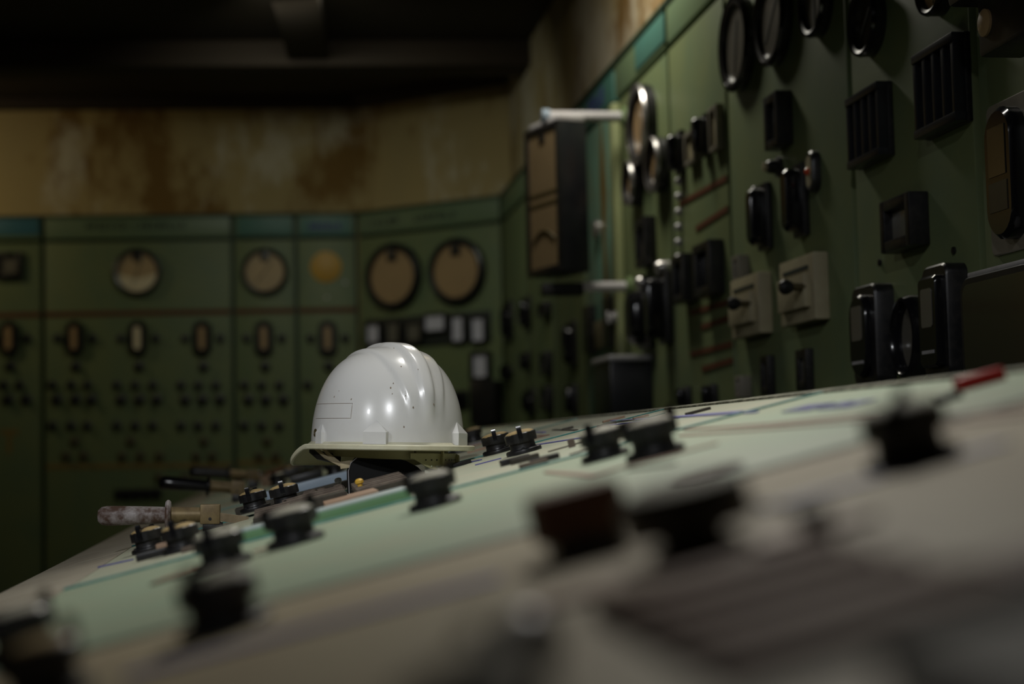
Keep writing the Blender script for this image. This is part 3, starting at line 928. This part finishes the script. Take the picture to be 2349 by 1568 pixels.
part('pivot_cover', MB().box(-0.02, 0.02, -0.058, -0.052, zt - 0.06, zt - 0.03, 0.003), 'black', hs)
part('top_highlight', MB().box(-0.115, 0.11, -0.045, 0.055, zt, zt + 0.022, 0.008), 'tube_paint', hs)  # pale slab paints the highlight along the top of the black box
part('arm', MB().tube([(0, 0, zA), (0, -0.285, zA)], 0.018, 20), 'tube_paint', hb)
part('arm_end', MB().tube([(0, -0.27, zA), (0, -0.295, zA)], 0.024, 20), 'pale_blue', hb)
part('arm', MB().tube([(0, 0, zB), (0, -0.19, zB)], 0.017, 20), 'tube_paint', hb)
part('clamp', MB().box(-0.03, 0.03, -0.31, -0.17, zB - 0.03, zB + 0.012, 0.006), 'black', hb)
for zz in (zA, zB):
    part('flange', MB().lathe([(0.034, 0), (0.034, 0.012), (0.026, 0.018), (0.018, 0.02)], 24), 'green_frame', hb, Tr(0, 0, zz) @ FACE)

# --- black lamp hood at the upper right corner
lb = thing('lamp_hood', 'black lamp hood with a yellowed lens at the upper right corner', 'lamp', wallT('right', 6.0))
part('hood', MB().box(-0.05, 0.16, -0.075, 0.0, 1.60, 1.71, 0.008), 'black', lb)
part('hood_top', MB().box(-0.085, 0.18, -0.11, -0.0, 1.69, 1.79, 0.012), 'black', lb)
part('lens', MB().lathe([(0.022, 0), (0.022, 0.004), (0.014, 0.008), (0, 0.009)], 20), 'dial_tan', lb, Tr(-0.02, -0.075, 1.65) @ FACE)

# ------------------------------------------------------------------ the sloping control desk
SL, Z0 = 0.23, CAMZ - 0.092
TH = atan(SL)
DESK_A0, DESK_A1 = -0.368, 0.648
T0, T1 = -0.56, 7.24
DESKM = Rot(R_(8.414), 'Z')
desk = thing('control_desk', 'long sloping pale green control desk with rotary switches', 'control desk', DESKM)

def zs(a):
    return Z0 + SL * a

def surf(a, t, h=0.0, phi=0.0):
    return Tr(a, t, zs(a)) @ Rot(-TH, 'Y') @ Tr(0, 0, h) @ Rot(phi, 'Z')

XZ = Matrix(((1, 0, 0, 0), (0, 0, -1, 0), (0, 1, 0, 0), (0, 0, 0, 1)))   # prism z -> -y
def along(poly, t0, t1):
    """cross-section polygon in (a, z) drawn along the desk"""
    b = MB()
    b.prism(poly, 0, t1 - t0, T=Matrix(((1, 0, 0, 0), (0, 0, 1, t0), (0, 1, 0, 0), (0, 0, 0, 1))))
    return b

body_top = -0.004
part('desk_body', along([(DESK_A0, zs(DESK_A0) - 0.06), (DESK_A0, zs(DESK_A0) + body_top), (DESK_A1, zs(DESK_A1) + body_top), (DESK_A1, 0.0),
                         (-0.16, 0.0), (-0.2, zs(DESK_A0) - 0.06)], T0, T1), 'desk_body', desk)
cs = 1 / cos(TH)
def slab(name, a0, a1, t0, t1, mat, h0=-0.0045, h1=0.0, bev=0.0015, label=None):
    return part(name, MB().box(0, (a1 - a0) * cs, 0, t1 - t0, h0, h1, bev), mat, desk, surf(a0, t0), label)

slab('front_border', DESK_A0, -0.243, T0, T1, 'desk_border', -0.004, -0.001)
slab('back_moulding', 0.633, DESK_A1, T0, T1, 'edge_worn', -0.004, 0.0025, 0.001)
joints = [-0.56, 0.22, 1.0, 1.78, 2.56, 3.34, 4.12, 4.90, 5.68, 6.46, 7.24]
for i in range(10):
    mt = 'desk_near' if i < 2 else ('desk_green' if i == 2 else 'desk_dust')
    slab('desk_plate', -0.238, 0.63, joints[i] + 0.004, joints[i + 1] - 0.004, mt)
for i, t in enumerate(joints[1:-1]):
    if i == 1:
        slab('joint_strip', -0.238, 0.63, t - 0.011, t + 0.006, 'groove', -0.004, 0.0012, 0.0)
    else:
        slab('joint_strip', -0.238, 0.633, t - 0.006, t + 0.007, 'teal_edge', -0.004, 0.0022, 0.0005)

# flat coloured lines of the mimic diagram
def mimic(pts, mat, w, h=0.0016):
    a0, t0 = pts[0]
    b = MB()
    loc = [((a - a0) * cs, t - t0) for a, t in pts]
    for (xa, ya), (xb, yb) in zip(loc, loc[1:]):
        L = sqrt((xb - xa) ** 2 + (yb - ya) ** 2)
        b.box(-w / 2, L + w / 2, -w / 2, w / 2, -0.0005, h, T=Tr(xa, ya, 0) @ Rot(math.atan2(yb - ya, xb - xa), 'Z'))
    return part('mimic_line', b, mat, desk, surf(a0, t0))

for key, mat, w in (('blue', 'line_blue', 0.006), ('red', 'line_red', 0.006), ('black', 'line_dark', 0.007)):
    for pts in LINES[key]:
        mimic(pts, mat, w)
mimic([(-0.07, 0.80), (0.10, 0.79)], 'line_blue', 0.016)
mimic([(0.25, 0.78), (0.37, 0.78)], 'line_blue', 0.014)
mimic([(0.25, 0.74), (0.25, 1.0), (0.40, 1.0)], 'line_dark', 0.004)
for k in range(9):
    t = 2.75 + 0.33 * k
    mimic([(0.40, t), (0.47, t + 0.02), (0.47, t + 0.2)], ('line_red', 'teal_edge', 'line_blue')[k % 3], 0.007)
    mimic([(0.50, t - 0.1), (0.52, t + 0.24)], ('line_dark', 'line_blue', 'line_red')[k % 3], 0.007)
for k in range(4):
    mimic([(0.39 + 0.05 * k, 1.95 + 0.14 * k), (0.47 + 0.04 * k, 1.97 + 0.14 * k)], ('line_red', 'teal_edge')[k % 2], 0.005)
(ta, tt), (tb, tu) = TXT
part('lettering', letters(9, 0.03, 0.2, 21, (4,)), 'line_blue', desk, surf(0.535, 1.49, 0.0003) @ Rot(R_(-90), 'Z') @ Rot(R_(-90), 'X'))

# rotary switches
def rotary_meshes(dust):
    def mk():
        fl = MB().lathe([(0.0265, 0), (0.0268, 0.003), (0.0262, 0.0055), (0.024, 0.0068), (0.0195, 0.007), (0.0188, 0.010), (0.0188, 0.0175), (0.0, 0.0175)], 40)
        for k in range(2):
            fl.lathe([(0.0028, 0.006), (0.0028, 0.0082), (0.0016, 0.009), (0, 0.0091)], 10, T=Rot(0.5 + pi * k, 'Z') @ Tr(0.0225, 0, 0))
        # the cap is a drum with a few flats and notches in its rim
        pr = []
        for k in range(48):
            a = 2 * pi * k / 48
            r = 0.0235 - (0.0012 if k % 12 in (5, 6, 7) else 0)
            pr.append((r * cos(a), r * sin(a)))
        cp = MB().prism(pr, 0.0165, 0.0300, ch=0.0012)
        ds = MB().lathe([(0.0218, 0.0294), (0.0205, 0.0312), (0.016, 0.0330), (0.009, 0.0342), (0, 0.0346)], 36)
        # finger bar across the cap with a raised horn at each end
        pf = [(-0.0255, 0.0185), (0.0255, 0.0185), (0.0258, 0.0365), (0.0245, 0.0405), (0.0225, 0.041), (0.0205, 0.0385), (0.0185, 0.0352), (0.012, 0.0352),
              (-0.012, 0.0352), (-0.0185, 0.0345), (-0.0205, 0.0345), (-0.0228, 0.0365), (-0.0248, 0.0355), (-0.0256, 0.033)]
        hb = MB().prism(pf, -0.0034, 0.0034, T=Rot(pi / 2, 'X'))
        return (fl.mesh('rotary_switch', 'black'), cp.mesh('cap', 'black'), ds.mesh('dust_disc', dust), hb.mesh('finger_bar', 'black_gloss'))
    return shared(('rot', dust), mk)

def rotary(a, t, phi=90.0, dust='dust_grey', k=1.0, h=0.0):
    m = rotary_meshes(dust)
    S = Matrix.Diagonal((k, k, k, 1))
    r = link('rotary_switch', m[0], desk, surf(a, t, h, R_(random.uniform(0, 90))) @ S)
    q = Rot(R_(phi) - 0.0, 'Z')
    q0 = r.matrix_basis.inverted() @ (surf(a, t, h, R_(phi)) @ S)
    for nm, me in zip(('cap', 'dust_disc', 'finger_bar'), m[1:]):
        link(nm, me, r, q0)
    return r

for key, phi, dust, k in (('K1', 250, 'dust_tan', .95), ('K2', 255, 'dust_tan', .98), ('K3', 250, 'dust_grey', 1.0), ('K4', 20, 'dust_grey', 1.06), ('K5', 10, 'dust_grey', 1.0),
                          ('K6', 255, 'dust_tan', .95), ('K7', 265, 'dust_tan', .95), ('K8', 262, 'dust_tan', .98), ('K9', 262, 'dust_tan', 1.0), ('K10', 230, 'dust_grey', .96),
                          ('K11', 5, 'dust_grey', 1.06), ('K12', 60, 'dust_grey', .98), ('K13', 240, 'dust_grey', .98), ('K14', 30, 'dust_grey', .95)):
    a, t = K[key]
    rotary(a, t, phi, dust, k, 0.008 if key in ('K6', 'K7') else 0.0)
for key, phi in (('blk1', 250), ('blk3', 200), ('blk4', 80), ('blk5', 240), ('blk6', 20)):
    a, t = DP[key]
    rotary(a, min(t, 6.9), phi, 'dust_grey', 1.0)
for a, t, phi in ((0.35, 3.1, 80), (0.44, 3.6, 30), (0.3, 4.3, 80), (0.02, 5.2, 70), (-0.08, 5.9, 90)):
    rotary(a, t, phi, 'dust_tan', 1.0)

# big dusty disc switch and the brown block beside it, close to the lens
a, t = K['K15']
b = part('disc_switch', MB().lathe([(0.020, 0), (0.020, 0.006), (0.015, 0.008), (0.015, 0.012), (0.0285, 0.0125), (0.0295, 0.015), (0.029, 0.0285), (0.0275, 0.030), (0, 0.030)], 40), 'black', desk, surf(a, t), 'wide black disc switch with a dusty grey top')
part('dust_disc', MB().lathe([(0.0275, 0.0296), (0.026, 0.0318), (0.018, 0.0345), (0, 0.036)], 36), 'dust_grey', b)
a, t = K['K16']
b = part('block_switch', MB().prism(rrect(0.047, 0.04, 0.005), 0.010, 0.034, ch=0.002), 'bakelite_brown', desk, surf(a, t), 'brown bakelite block switch')
part('foot', MB().prism(rrect(0.036, 0.034, 0.005), 0, 0.0105), 'black', b)

# round grille let into the plate
a, t = DP['grille']
g = part('round_grille', MB().lathe([(0.027, -0.001), (0.027, 0.002), (0.0245, 0.0025), (0.0243, 0.0006), (0, 0.0006)], 40), 'grille', desk, surf(a, t), 'round dark slotted grille')
for k in range(9):
    y = -0.02 + 0.005 * k
    hw = sqrt(max(0.0245 ** 2 - y * y, 0.0001))
    part('slat', MB().box(-hw, hw, y - 0.0014, y + 0.0014, 0.0005, 0.0024), 'rib_brown', g)

# nameplates and small flat pieces
def plate(key, w, l, h, mat, phi=0, name='nameplate', off=(0, 0)):
    a, t = DP[key] if isinstance(key, str) else key
    return part(name, MB().box(-w / 2, w / 2, -l / 2, l / 2, -0.0005, h, min(h, w, l) * 0.2), mat, desk, surf(a + off[0], t + off[1], 0, R_(phi)))

plate('n1', 0.055, 0.016, 0.009, 'black', 4)
plate((-0.145, 2.06), 0.03, 0.012, 0.013, 'copper_tan', 4, 'clip')
plate('n2', 0.04, 0.014, 0.006, 'rib_brown', 2)
plate((0.300, 2.02), 0.04, 0.013, 0.008, 'black', 4)
plate('n3', 0.038, 0.012, 0.007, 'line_dark', 4)
plate((0.312, 1.86), 0.036, 0.013, 0.007, 'black', 4)
plate('n4', 0.034, 0.012, 0.006, 'rib_brown', 4)
plate((0.275, 2.42), 0.03, 0.012, 0.006, 'black', 4)
plate('tab', 0.009, 0.006, 0.011, 'rib_brown', 0, 'tab')
plate('red', 0.045, 0.012, 0.011, 'red_tag', 8, 'red_tag')
plate((0.52, 1.17), 0.02, 0.012, 0.006, 'black', 8, 'clip')
# small plates along the far mimic diagram
rnd = random.Random(5)
for k in range(16):
    plate((rnd.uniform(0.3, 0.58), rnd.uniform(2.1, 5.0)), rnd.uniform(0.02, 0.04), 0.012, 0.004, rnd.choice(('rib_brown', 'line_dark', 'face_top', 'copper_tan')), rnd.uniform(-8, 8))

# raised pieces behind the teal joint
rb = slab('raised_bar', -0.05, 0.146, 1.80, 1.875, 'face_green', -0.001, 0.0115, 0.001)
part('bar_top', MB().box(0.002, 0.196 * cs - 0.002, 0.002, 0.072, 0.0112, 0.0135, 0.0006), 'face_top', rb)
slab('copper_strip', 0.055, 0.125, 2.05, 2.16, 'copper_tan', -0.001, 0.010)

def ribbed(a0, a1, t0, t1, n, h, mat='rib_brown', base_mat='line_dark'):
    base = slab('ribbed_block', a0, a1, t0, t1, base_mat, -0.001, h * 0.5, 0.001)
    L = (a1 - a0) * cs
    dt = (t1 - t0) / n
    for k in range(n):
        part('rib', MB().box(0.002, L - 0.002, k * dt + dt * 0.2, k * dt + dt * 0.72, h * 0.4, h * (0.6 + 0.4 * (k + 1) / n), 0.0012), mat, base)
    return base

ribbed(0.102, 0.178, 2.20, 2.37, 5, 0.017)
ribbed(-0.04, 0.014, 2.20, 2.33, 4, 0.016)
slab('dark_block', 0.012, 0.088, 2.14, 2.19, 'line_dark', -0.001, 0.016, 0.002)
ribbed(0.0, 0.094, 2.31, 2.40, 3, 0.018)
for k, (a, t, r) in enumerate(((0.045, 2.46, 0.017), (0.062, 2.49, 0.014), (0.078, 2.47, 0.011), (0.09, 2.52, 0.012))):
    part('rubble_lump', MB().lathe([(r, 0), (r * 0.9, r * 0.45), (r * 0.55, r * 0.8), (0, r * 0.9)], 9), 'rib_brown', desk, surf(a, t, 0.006, k))
slab('pale_blue_bar', -0.03, 0.165, 3.02, 3.075, 'pale_blue', -0.001, 0.022, 0.004)
slab('dark_rail', -0.08, 0.12, 2.74, 2.80, 'line_dark', -0.001, 0.012, 0.002)
for a, t, mt, r in ((0.1127, 2.26, 'mark_yellow', 0.0062), (0.1329, 4.05, 'mark_yellow', 0.008), (0.095, 2.62, 'glass_white_glare', 0.006)):
    part('lamp_cap', MB().lathe([(r * 0.6, 0), (r * 0.6, r * 0.6), (r, r * 0.9), (r, r * 1.5), (r * 0.6, r * 1.9), (0, r * 2)], 10), mt, desk, surf(a, t, 0.012))
a, t = DP['blk2']
m_ = part('meter_block', MB().box(-0.04, 0.04, -0.03, 0.03, 0, 0.022, 0.003), 'black', desk, surf(a, t))
part('glass', MB().lathe([(0.022, 0.02), (0.02, 0.027), (0.01, 0.031), (0, 0.032)], 24), 'glass_dark', m_)
for k, (a, t, w, l, h, mt) in enumerate(((-0.045, 4.6, 0.03, 0.03, 0.03, 'copper_tan'), (0.03, 4.9, 0.06, 0.04, 0.03, 'black'), (-0.02, 5.6, 0.07, 0.05, 0.035, 'bakelite_brown'),
                                         (0.09, 4.5, 0.05, 0.03, 0.02, 'line_dark'), (0.1, 5.9, 0.06, 0.05, 0.03, 'black'), (0.05, 6.6, 0.08, 0.05, 0.03, 'rib_brown'),
                                         (-0.1, 6.6, 0.06, 0.05, 0.03, 'black'), (0.16, 4.4, 0.05, 0.04, 0.025, 'black'), (0.2, 5.3, 0.06, 0.05, 0.03, 'rib_brown'))):
    part('relay_block', MB().box(-w / 2, w / 2, -l / 2, l / 2, 0, h, 0.003), mt, desk, surf(a, t))

# lever handles pointing at the operator's side
def lever(a, t, dz, tilt, grip, s=1.0, label=None):
    """axis runs along -a from the block; tilt lifts the grip end"""
    T = Tr(a, t, zs(a) + dz) @ Rot(pi + R_(tilt), 'Y') @ Rot(pi, 'X') @ Matrix.Diagonal((s, s, s, 1))   # local +x points along -a
    ax = Rot(pi / 2, 'Y')
    L = part('lever', MB().box(-0.012, 0.018, -0.014, 0.014, -0.014, 0.016, 0.002).lathe([(0.0115, 0.015), (0.012, 0.035), (0.0128, 0.066), (0, 0.067)], 24, T=ax), 'brass', desk, T, label)
    part('pivot_hole', MB().lathe([(0.0025, 0), (0.0025, 0.0006), (0, 0.0006)], 12), 'black', L, Tr(0.003, 0.0141, -0.006) @ Rot(-pi / 2, 'X'))
    part('collar', MB().lathe([(0, 0.062), (0.0205, 0.0625), (0.0232, 0.065), (0.0232, 0.068), (0.0205, 0.0705), (0.0, 0.071)], 32, T=ax), grip, L)
    part('grip', MB().lathe([(0, 0.069), (0.0125, 0.069), (0.0135, 0.09), (0.0148, 0.14), (0.0150, 0.158), (0.0135, 0.166), (0.009, 0.171), (0, 0.1725)], 28, T=ax), grip, L)
    part('tongue', MB().prism([(-0.055, -0.004), (-0.01, -0.011), (-0.01, 0.011), (-0.055, 0.004)], -0.006, 0.006), 'brass_dull', L, Tr(0, 0, -0.002) @ Rot(R_(-8), 'Y'))
    part('foot', MB().box(-0.016, 0.014, -0.012, 0.012, -0.05 if dz > 0.03 else -0.03, -0.012, 0.002), 'black', L)
    return L

lever(-0.108, 2.463, 0.021, 1.0, 'grip_worn', 1.0, 'lever with a worn brown and grey handle')
lever(-0.10, 3.69, 0.030, 6.0, 'black_gloss', 1.06, 'lever with a black handle')
lever(-0.085, 4.72, 0.040, 5.0, 'black', 1.1)

# black hood the helmet rests on, and a pale wedge of card beside it
prof = [(-0.058, -0.02), (0.056, 0.0), (0.056, 0.016), (0.048, 0.024), (0.03, 0.034), (0.005, 0.041), (-0.025, 0.043), (-0.045, 0.040), (-0.054, 0.032), (-0.058, 0.02)]
hz = zs(0.158) + 0.002
hd_ = part('meter_hood', along([(x, z) for x, z in prof], 2.42, 2.49), 'black_matte', desk, Tr(0.158, 0, hz), 'black arched hood under the helmet')
part('hood_lip', MB().tube([(-0.0575, 2.419, -0.018), (-0.0585, 2.419, 0.02), (-0.0545, 2.419, 0.0325), (-0.045, 2.419, 0.0405)], 0.0007, 6), 'grey_metal', hd_)
part('paper_wedge', MB().prism([(0, 0), (0.034, 0.003), (0.012, 0.011), (0.001, 0.024)], 0, 0.003), 'card', desk, Tr(0.216, 2.41, zs(0.216) + 0.002) @ Rot(pi / 2, 'X'), 'pale wedge of card')

# foreground pieces close to the lens
ribbed(0.115, 0.205, 0.40, 0.585, 5, 0.010, 'rib_red', 'rib_brown')
slab('dark_cover', 0.14, 0.33, 0.16, 0.36, 'line_dark', -0.001, 0.010, 0.003)
slab('red_strip', 0.207, 0.30, 0.42, 0.455, 'red_line', -0.001, 0.006, 0.001)
slab('copper_strip', 0.10, 0.25, 0.635, 0.665, 'copper_tan', -0.001, 0.003, 0.0008)
slab('yellow_strip', 0.125, 0.19, 0.61, 0.63, 'brown_line', -0.001, 0.004, 0.0008)
rotary(0.05, 0.385, 70, 'dust_grey', 0.85)
part('lamp_cap', MB().lathe([(0.013, 0), (0.013, 0.005), (0.0115, 0.011), (0.0065, 0.0155), (0, 0.017)], 24), 'grey_metal', desk, surf(0.083, 0.535))
part('push_knob', MB().lathe([(0.007, 0), (0.006, 0.01), (0.008, 0.014), (0.006, 0.018), (0, 0.019)], 20), 'brown_knob', desk, surf(0.21, 0.598))
rotary(-0.115, 0.80, 40, 'dust_tan', 0.9)

# ------------------------------------------------------------------ the white helmet
HA, HB, HH = 0.135, 0.117, 0.152
HPOS = Vector((HAT[0], HAT[1], CAMZ + HAT[2]))
FWD = R_(123)
HTILT = Rot(R_(2.0), 'Y')
hat = thing('hard_hat', 'white hard hat with ridged crown resting on the control desk', 'hard hat', Tr(*HPOS) @ HTILT @ Rot(FWD, 'Z'))

def sm(x, a, b):
    x = min(max((x - a) / (b - a), 0), 1)
    return x * x * (3 - 2 * x)

def dome(ph, e):
    """point of the crown: ph from the front, e from rim (0) to top (pi/2)"""
    rr = max(cos(e), 0) ** 0.72
    z = HH * sin(e) ** 0.93
    x, y = HA * rr * cos(ph), HB * rr * sin(ph)
    n = Vector((x / HA ** 2, y / HB ** 2, z / HH ** 2))
    n.normalize()
    f = sm(z, 0.16 * HH, 0.55 * HH)
    wd_ = 0.62 + 0.38 * sm(z, 0.3 * HH, 0.95 * HH)
    bump = 0.0072 * (1 - sm(abs(y), 0.009 * wd_, 0.0185 * wd_)) + 0.0042 * (1 - sm(abs(y), 0.042 * wd_, 0.052 * wd_))
    p = Vector((x, y, z)) + n * bump * f
    return p, n

def dome_mesh():
    b = MB()
    n, m_ = 160, 60
    vs, fs = [], []
    for j in range(m_):
        e = (pi / 2) * (j / m_) ** 0.95
        for k in range(n):
            vs.append(dome(2 * pi * k / n, e)[0])
    top = len(vs)
    vs.append(dome(0, pi / 2)[0])
    for j in range(m_ - 1):
        for k in range(n):
            k2 = (k + 1) % n
            fs.append((j * n + k, j * n + k2, (j + 1) * n + k2, (j + 1) * n + k))
    for k in range(n):
        fs.append(((m_ - 1) * n + k, (m_ - 1) * n + (k + 1) % n, top))
    return b.add(vs, fs)

part('shell', dome_mesh(), 'hat', hat, ang=70)

def brim(ph):
    c = cos(ph)
    f = sm(c, 0.05, 0.75)
    ext = 0.013 + 0.021 * f + 0.006 * sm(-c, 0.3, 1.0)
    drop = -0.027 * sm(c, 0.15, 0.72)
    base = Vector((HA * cos(ph), HB * sin(ph), 0))
    d_ = Vector((cos(ph) / HA, sin(ph) / HB, 0)).normalized()
    return base, d_, ext, drop

def brim_meshes():
    n = 128
    top, und = MB(), MB()
    vt, vu, ft, fu = [], [], [], []
    for k in range(n):
        base, d_, ext, drop = brim(2 * pi * k / n)
        out = base + d_ * ext
        Z = Vector((0, 0, 1))
        vt += [base - d_ * 0.002 + Z * 0.006, base + d_ * ext * 0.25 + Z * (0.001 + drop * 0.12), base + d_ * ext * 0.6 + Z * (0.0005 + drop * 0.5), out + Z * (drop + 0.0005),
               out + d_ * 0.0022 + Z * (drop - 0.001), out + d_ * 0.0022 + Z * (drop - 0.0065), out + d_ * 0.0004 + Z * (drop - 0.008), out - d_ * 0.0022 + Z * (drop - 0.0075)]
        vu += [out - d_ * 0.002 + Z * (drop - 0.0072), out - d_ * 0.0035 + Z * (drop - 0.0032), base + d_ * ext * 0.58 + Z * (drop * 0.5 - 0.003), base + d_ * ext * 0.2 + Z * (drop * 0.12 - 0.0028),
               base - d_ * 0.004 + Z * -0.002, base - d_ * 0.005 + Z * 0.03]
    for (f_, nn) in ((ft, 8), (fu, 6)):
        for k in range(n):
            k2 = (k + 1) % n
            for j in range(nn - 1):
                f_.append((k * nn + j, k * nn + j + 1, k2 * nn + j + 1, k2 * nn + j))
    return top.add(vt, ft), und.add(vu, fu)

bt, bu = brim_meshes()
part('brim', bt, 'hat_brim', hat, ang=50)
part('brim_underside', bu, 'hat_under', hat, ang=50)

def az_to_ph(az):
    return R_(az) - FWD

# house-shaped accessory lugs round the rim
def lug(az, wd_=0.036, ht=0.037, o_=0.0085):
    ph = az_to_ph(az)
    base, d_, ext, drop = brim(ph)
    ang = math.atan2(d_.y, d_.x)
    T = Tr(base.x, base.y, 0.001) @ Rot(ang, 'Z')
    w2 = wd_ / 2
    i_ = -0.012
    vs = [(i_, -w2 - .002, 0), (o_, -w2, 0), (o_, w2, 0), (i_, w2 + .002, 0), (i_, -w2 - .002, ht * .5), (o_, -w2, ht * .5), (o_, w2, ht * .5), (i_, w2 + .002, ht * .5), (-0.003, 0, ht)]
    fs = [(0, 1, 5, 4), (1, 2, 6, 5), (2, 3, 7, 6), (4, 5, 8), (5, 6, 8), (6, 7, 8), (3, 0, 4, 7, 8), (0, 3, 2, 1)]
    part('accessory_lug', MB().add(vs, fs), 'hat', hat, T, ang=20)

for az in (-97, -24, -147, 83, 156, 23):
    lug(az, *((0.02, 0.034, 0.0045) if az in (-147, 156, 23) else ()))
# rivet at the side and the outline left by an old sticker
ph = az_to_ph(-157)
p, n = dome(ph, 0.10)
part('rivet', MB().lathe([(0.0062, -0.001), (0.0062, 0.0014), (0.0045, 0.002), (0.004, 0.0008), (0, 0.0008)], 20), 'brown_knob', hat, Tr(*p) @ n.to_track_quat('Z', 'Y').to_matrix().to_4x4())

def on_shell(az, z):
    e = math.asin(min((z / HH) ** (1 / 0.93), 1))
    p_, n_ = dome(az_to_ph(az), e)
    return p_ + n_ * 0.0002

az0, az1, zl, zh = -166, -117, 0.040, 0.063
loop = [on_shell(az0 + (az1 - az0) * k / 16, zh) for k in range(17)] + [on_shell(az1, zh - (zh - zl) * k / 5) for k in range(1, 6)] + [on_shell(az1 + (az0 - az1) * k / 16, zl) for k in range(1, 15)]
part('sticker_outline', MB().tube(loop, 0.00035, 5), 'pencil', hat, None, 'thin brown outline of a missing sticker')
for k in range(14):
    az = random.uniform(-150, -40)
    z = random.uniform(0.02, 0.148)
    q = on_shell(az, z)
    e = math.asin((z / HH) ** (1 / 0.93))
    nn = dome(az_to_ph(az), e)[1]
    r = random.uniform(0.0005, 0.0013)
    part('rust_speck', MB().lathe([(r, -0.0003), (r * 0.7, 0.0001), (0, 0.0002)], 7, sy=1.8), 'pencil', hat, Tr(*q) @ nn.to_track_quat('Z', 'Y').to_matrix().to_4x4())

# suspension: headband, nape strap with holes, webbing, sweat pad
def band(ra, rb, p0, p1, z_top, z_bot, n=48):
    vs, fs = [], []
    for k in range(n + 1):
        ph_ = p0 + (p1 - p0) * k / n
        for r_, zf in ((1.0, 1), (1.0, 0), (0.975, 0), (0.975, 1)):
            zt_ = z_top(ph_) if zf else z_bot(ph_)
            vs.append((ra * r_ * cos(ph_), rb * r_ * sin(ph_), zt_))
    for k in range(n):
        for j in range(4):
            j2 = (j + 1) % 4
            fs.append((k * 4 + j, k * 4 + j2, (k + 1) * 4 + j2, (k + 1) * 4 + j))
    fs += [(0, 3, 2, 1), (n * 4, n * 4 + 1, n * 4 + 2, n * 4 + 3)]
    return MB().add(vs, fs)

part('headband', band(0.108, 0.094, 0, 2 * pi, lambda q: 0.012, lambda q: -0.018 + 0.004 * cos(q)), 'band', hat)
zt_f = lambda q: -0.012
zb_f = lambda q: -0.02 - 0.017 * sm(-cos(q - 0.5), 0.75, 0.97)
nape = part('nape_strap', band(0.121, 0.106, pi - 0.22, pi + 1.15, zt_f, zb_f), 'band', hat)
hole = MB().lathe([(0.0013, -0.0004), (0.0013, 0.0005), (0, 0.0005)], 8).mesh('strap_hole', 'card')
hole_d = MB().lathe([(0.0013, -0.0004), (0.0013, 0.0005), (0, 0.0005)], 8).mesh('strap_hole', 'line_dark')
for rr_ in range(2):
    for k in range(9):
        q = pi + 0.02 + 0.1 * k
        z = (-0.022, -0.0315)[rr_]
        if z < zb_f(q) + 0.003:
            continue
        pos = Vector((0.1212 * cos(q), 0.1062 * sin(q), z))
        nn = Vector((cos(q), sin(q), 0))
        link('strap_hole', hole if rr_ else hole_d, nape, Tr(*pos) @ nn.to_track_quat('Z', 'Y').to_matrix().to_4x4())
part('strap_buckle', MB().lathe([(0.013, -0.003), (0.015, 0), (0.013, 0.004), (0, 0.004)], 20), 'band', nape, Tr(0.122 * cos(pi + 0.95), 0.107 * sin(pi + 0.95), -0.028) @ Rot(pi + 0.95, 'Z') @ Rot(pi / 2, 'Y'))

HI = (HTILT @ Rot(FWD, 'Z')).inverted()
def wl(x, y, z):
    """offset from the helmet's centre along the room's axes -> helmet frame"""
    return HI @ Vector((x, y, z))

def ribbon(pts, w, mat='strap', name='webbing'):
    part(name, MB().tube([wl(*p) for p in pts], 0, 8, flat=(0.0012, w)), mat, hat)

ribbon([(-0.098, -0.05, 0.0), (-0.085, -0.062, -0.014), (-0.067, -0.07, -0.029)], 0.0035)
ribbon([(-0.112, -0.04, 0.0), (-0.092, -0.06, -0.016), (-0.067, -0.07, -0.029)], 0.003)
ribbon([(-0.015, -0.085, 0.0), (-0.026, -0.086, -0.017), (-0.042, -0.082, -0.027), (-0.067, -0.072, -0.030)], 0.006)
ribbon([(0.052, -0.098, 0.0), (0.051, -0.099, -0.014), (0.05, -0.098, -0.022)], 0.004, 'band', 'size_tab')
ribbon([(0.092, -0.08, 0.0), (0.091, -0.081, -0.02), (0.089, -0.08, -0.036)], 0.005, 'band', 'size_tab')
part('sweat_pad', MB().tube([wl(-0.118, -0.02, -0.004), wl(-0.105, -0.035, -0.014), wl(-0.085, -0.045, -0.018), wl(-0.07, -0.05, -0.019)], 0, 10, flat=(0.004, 0.0075)), 'black', hat)
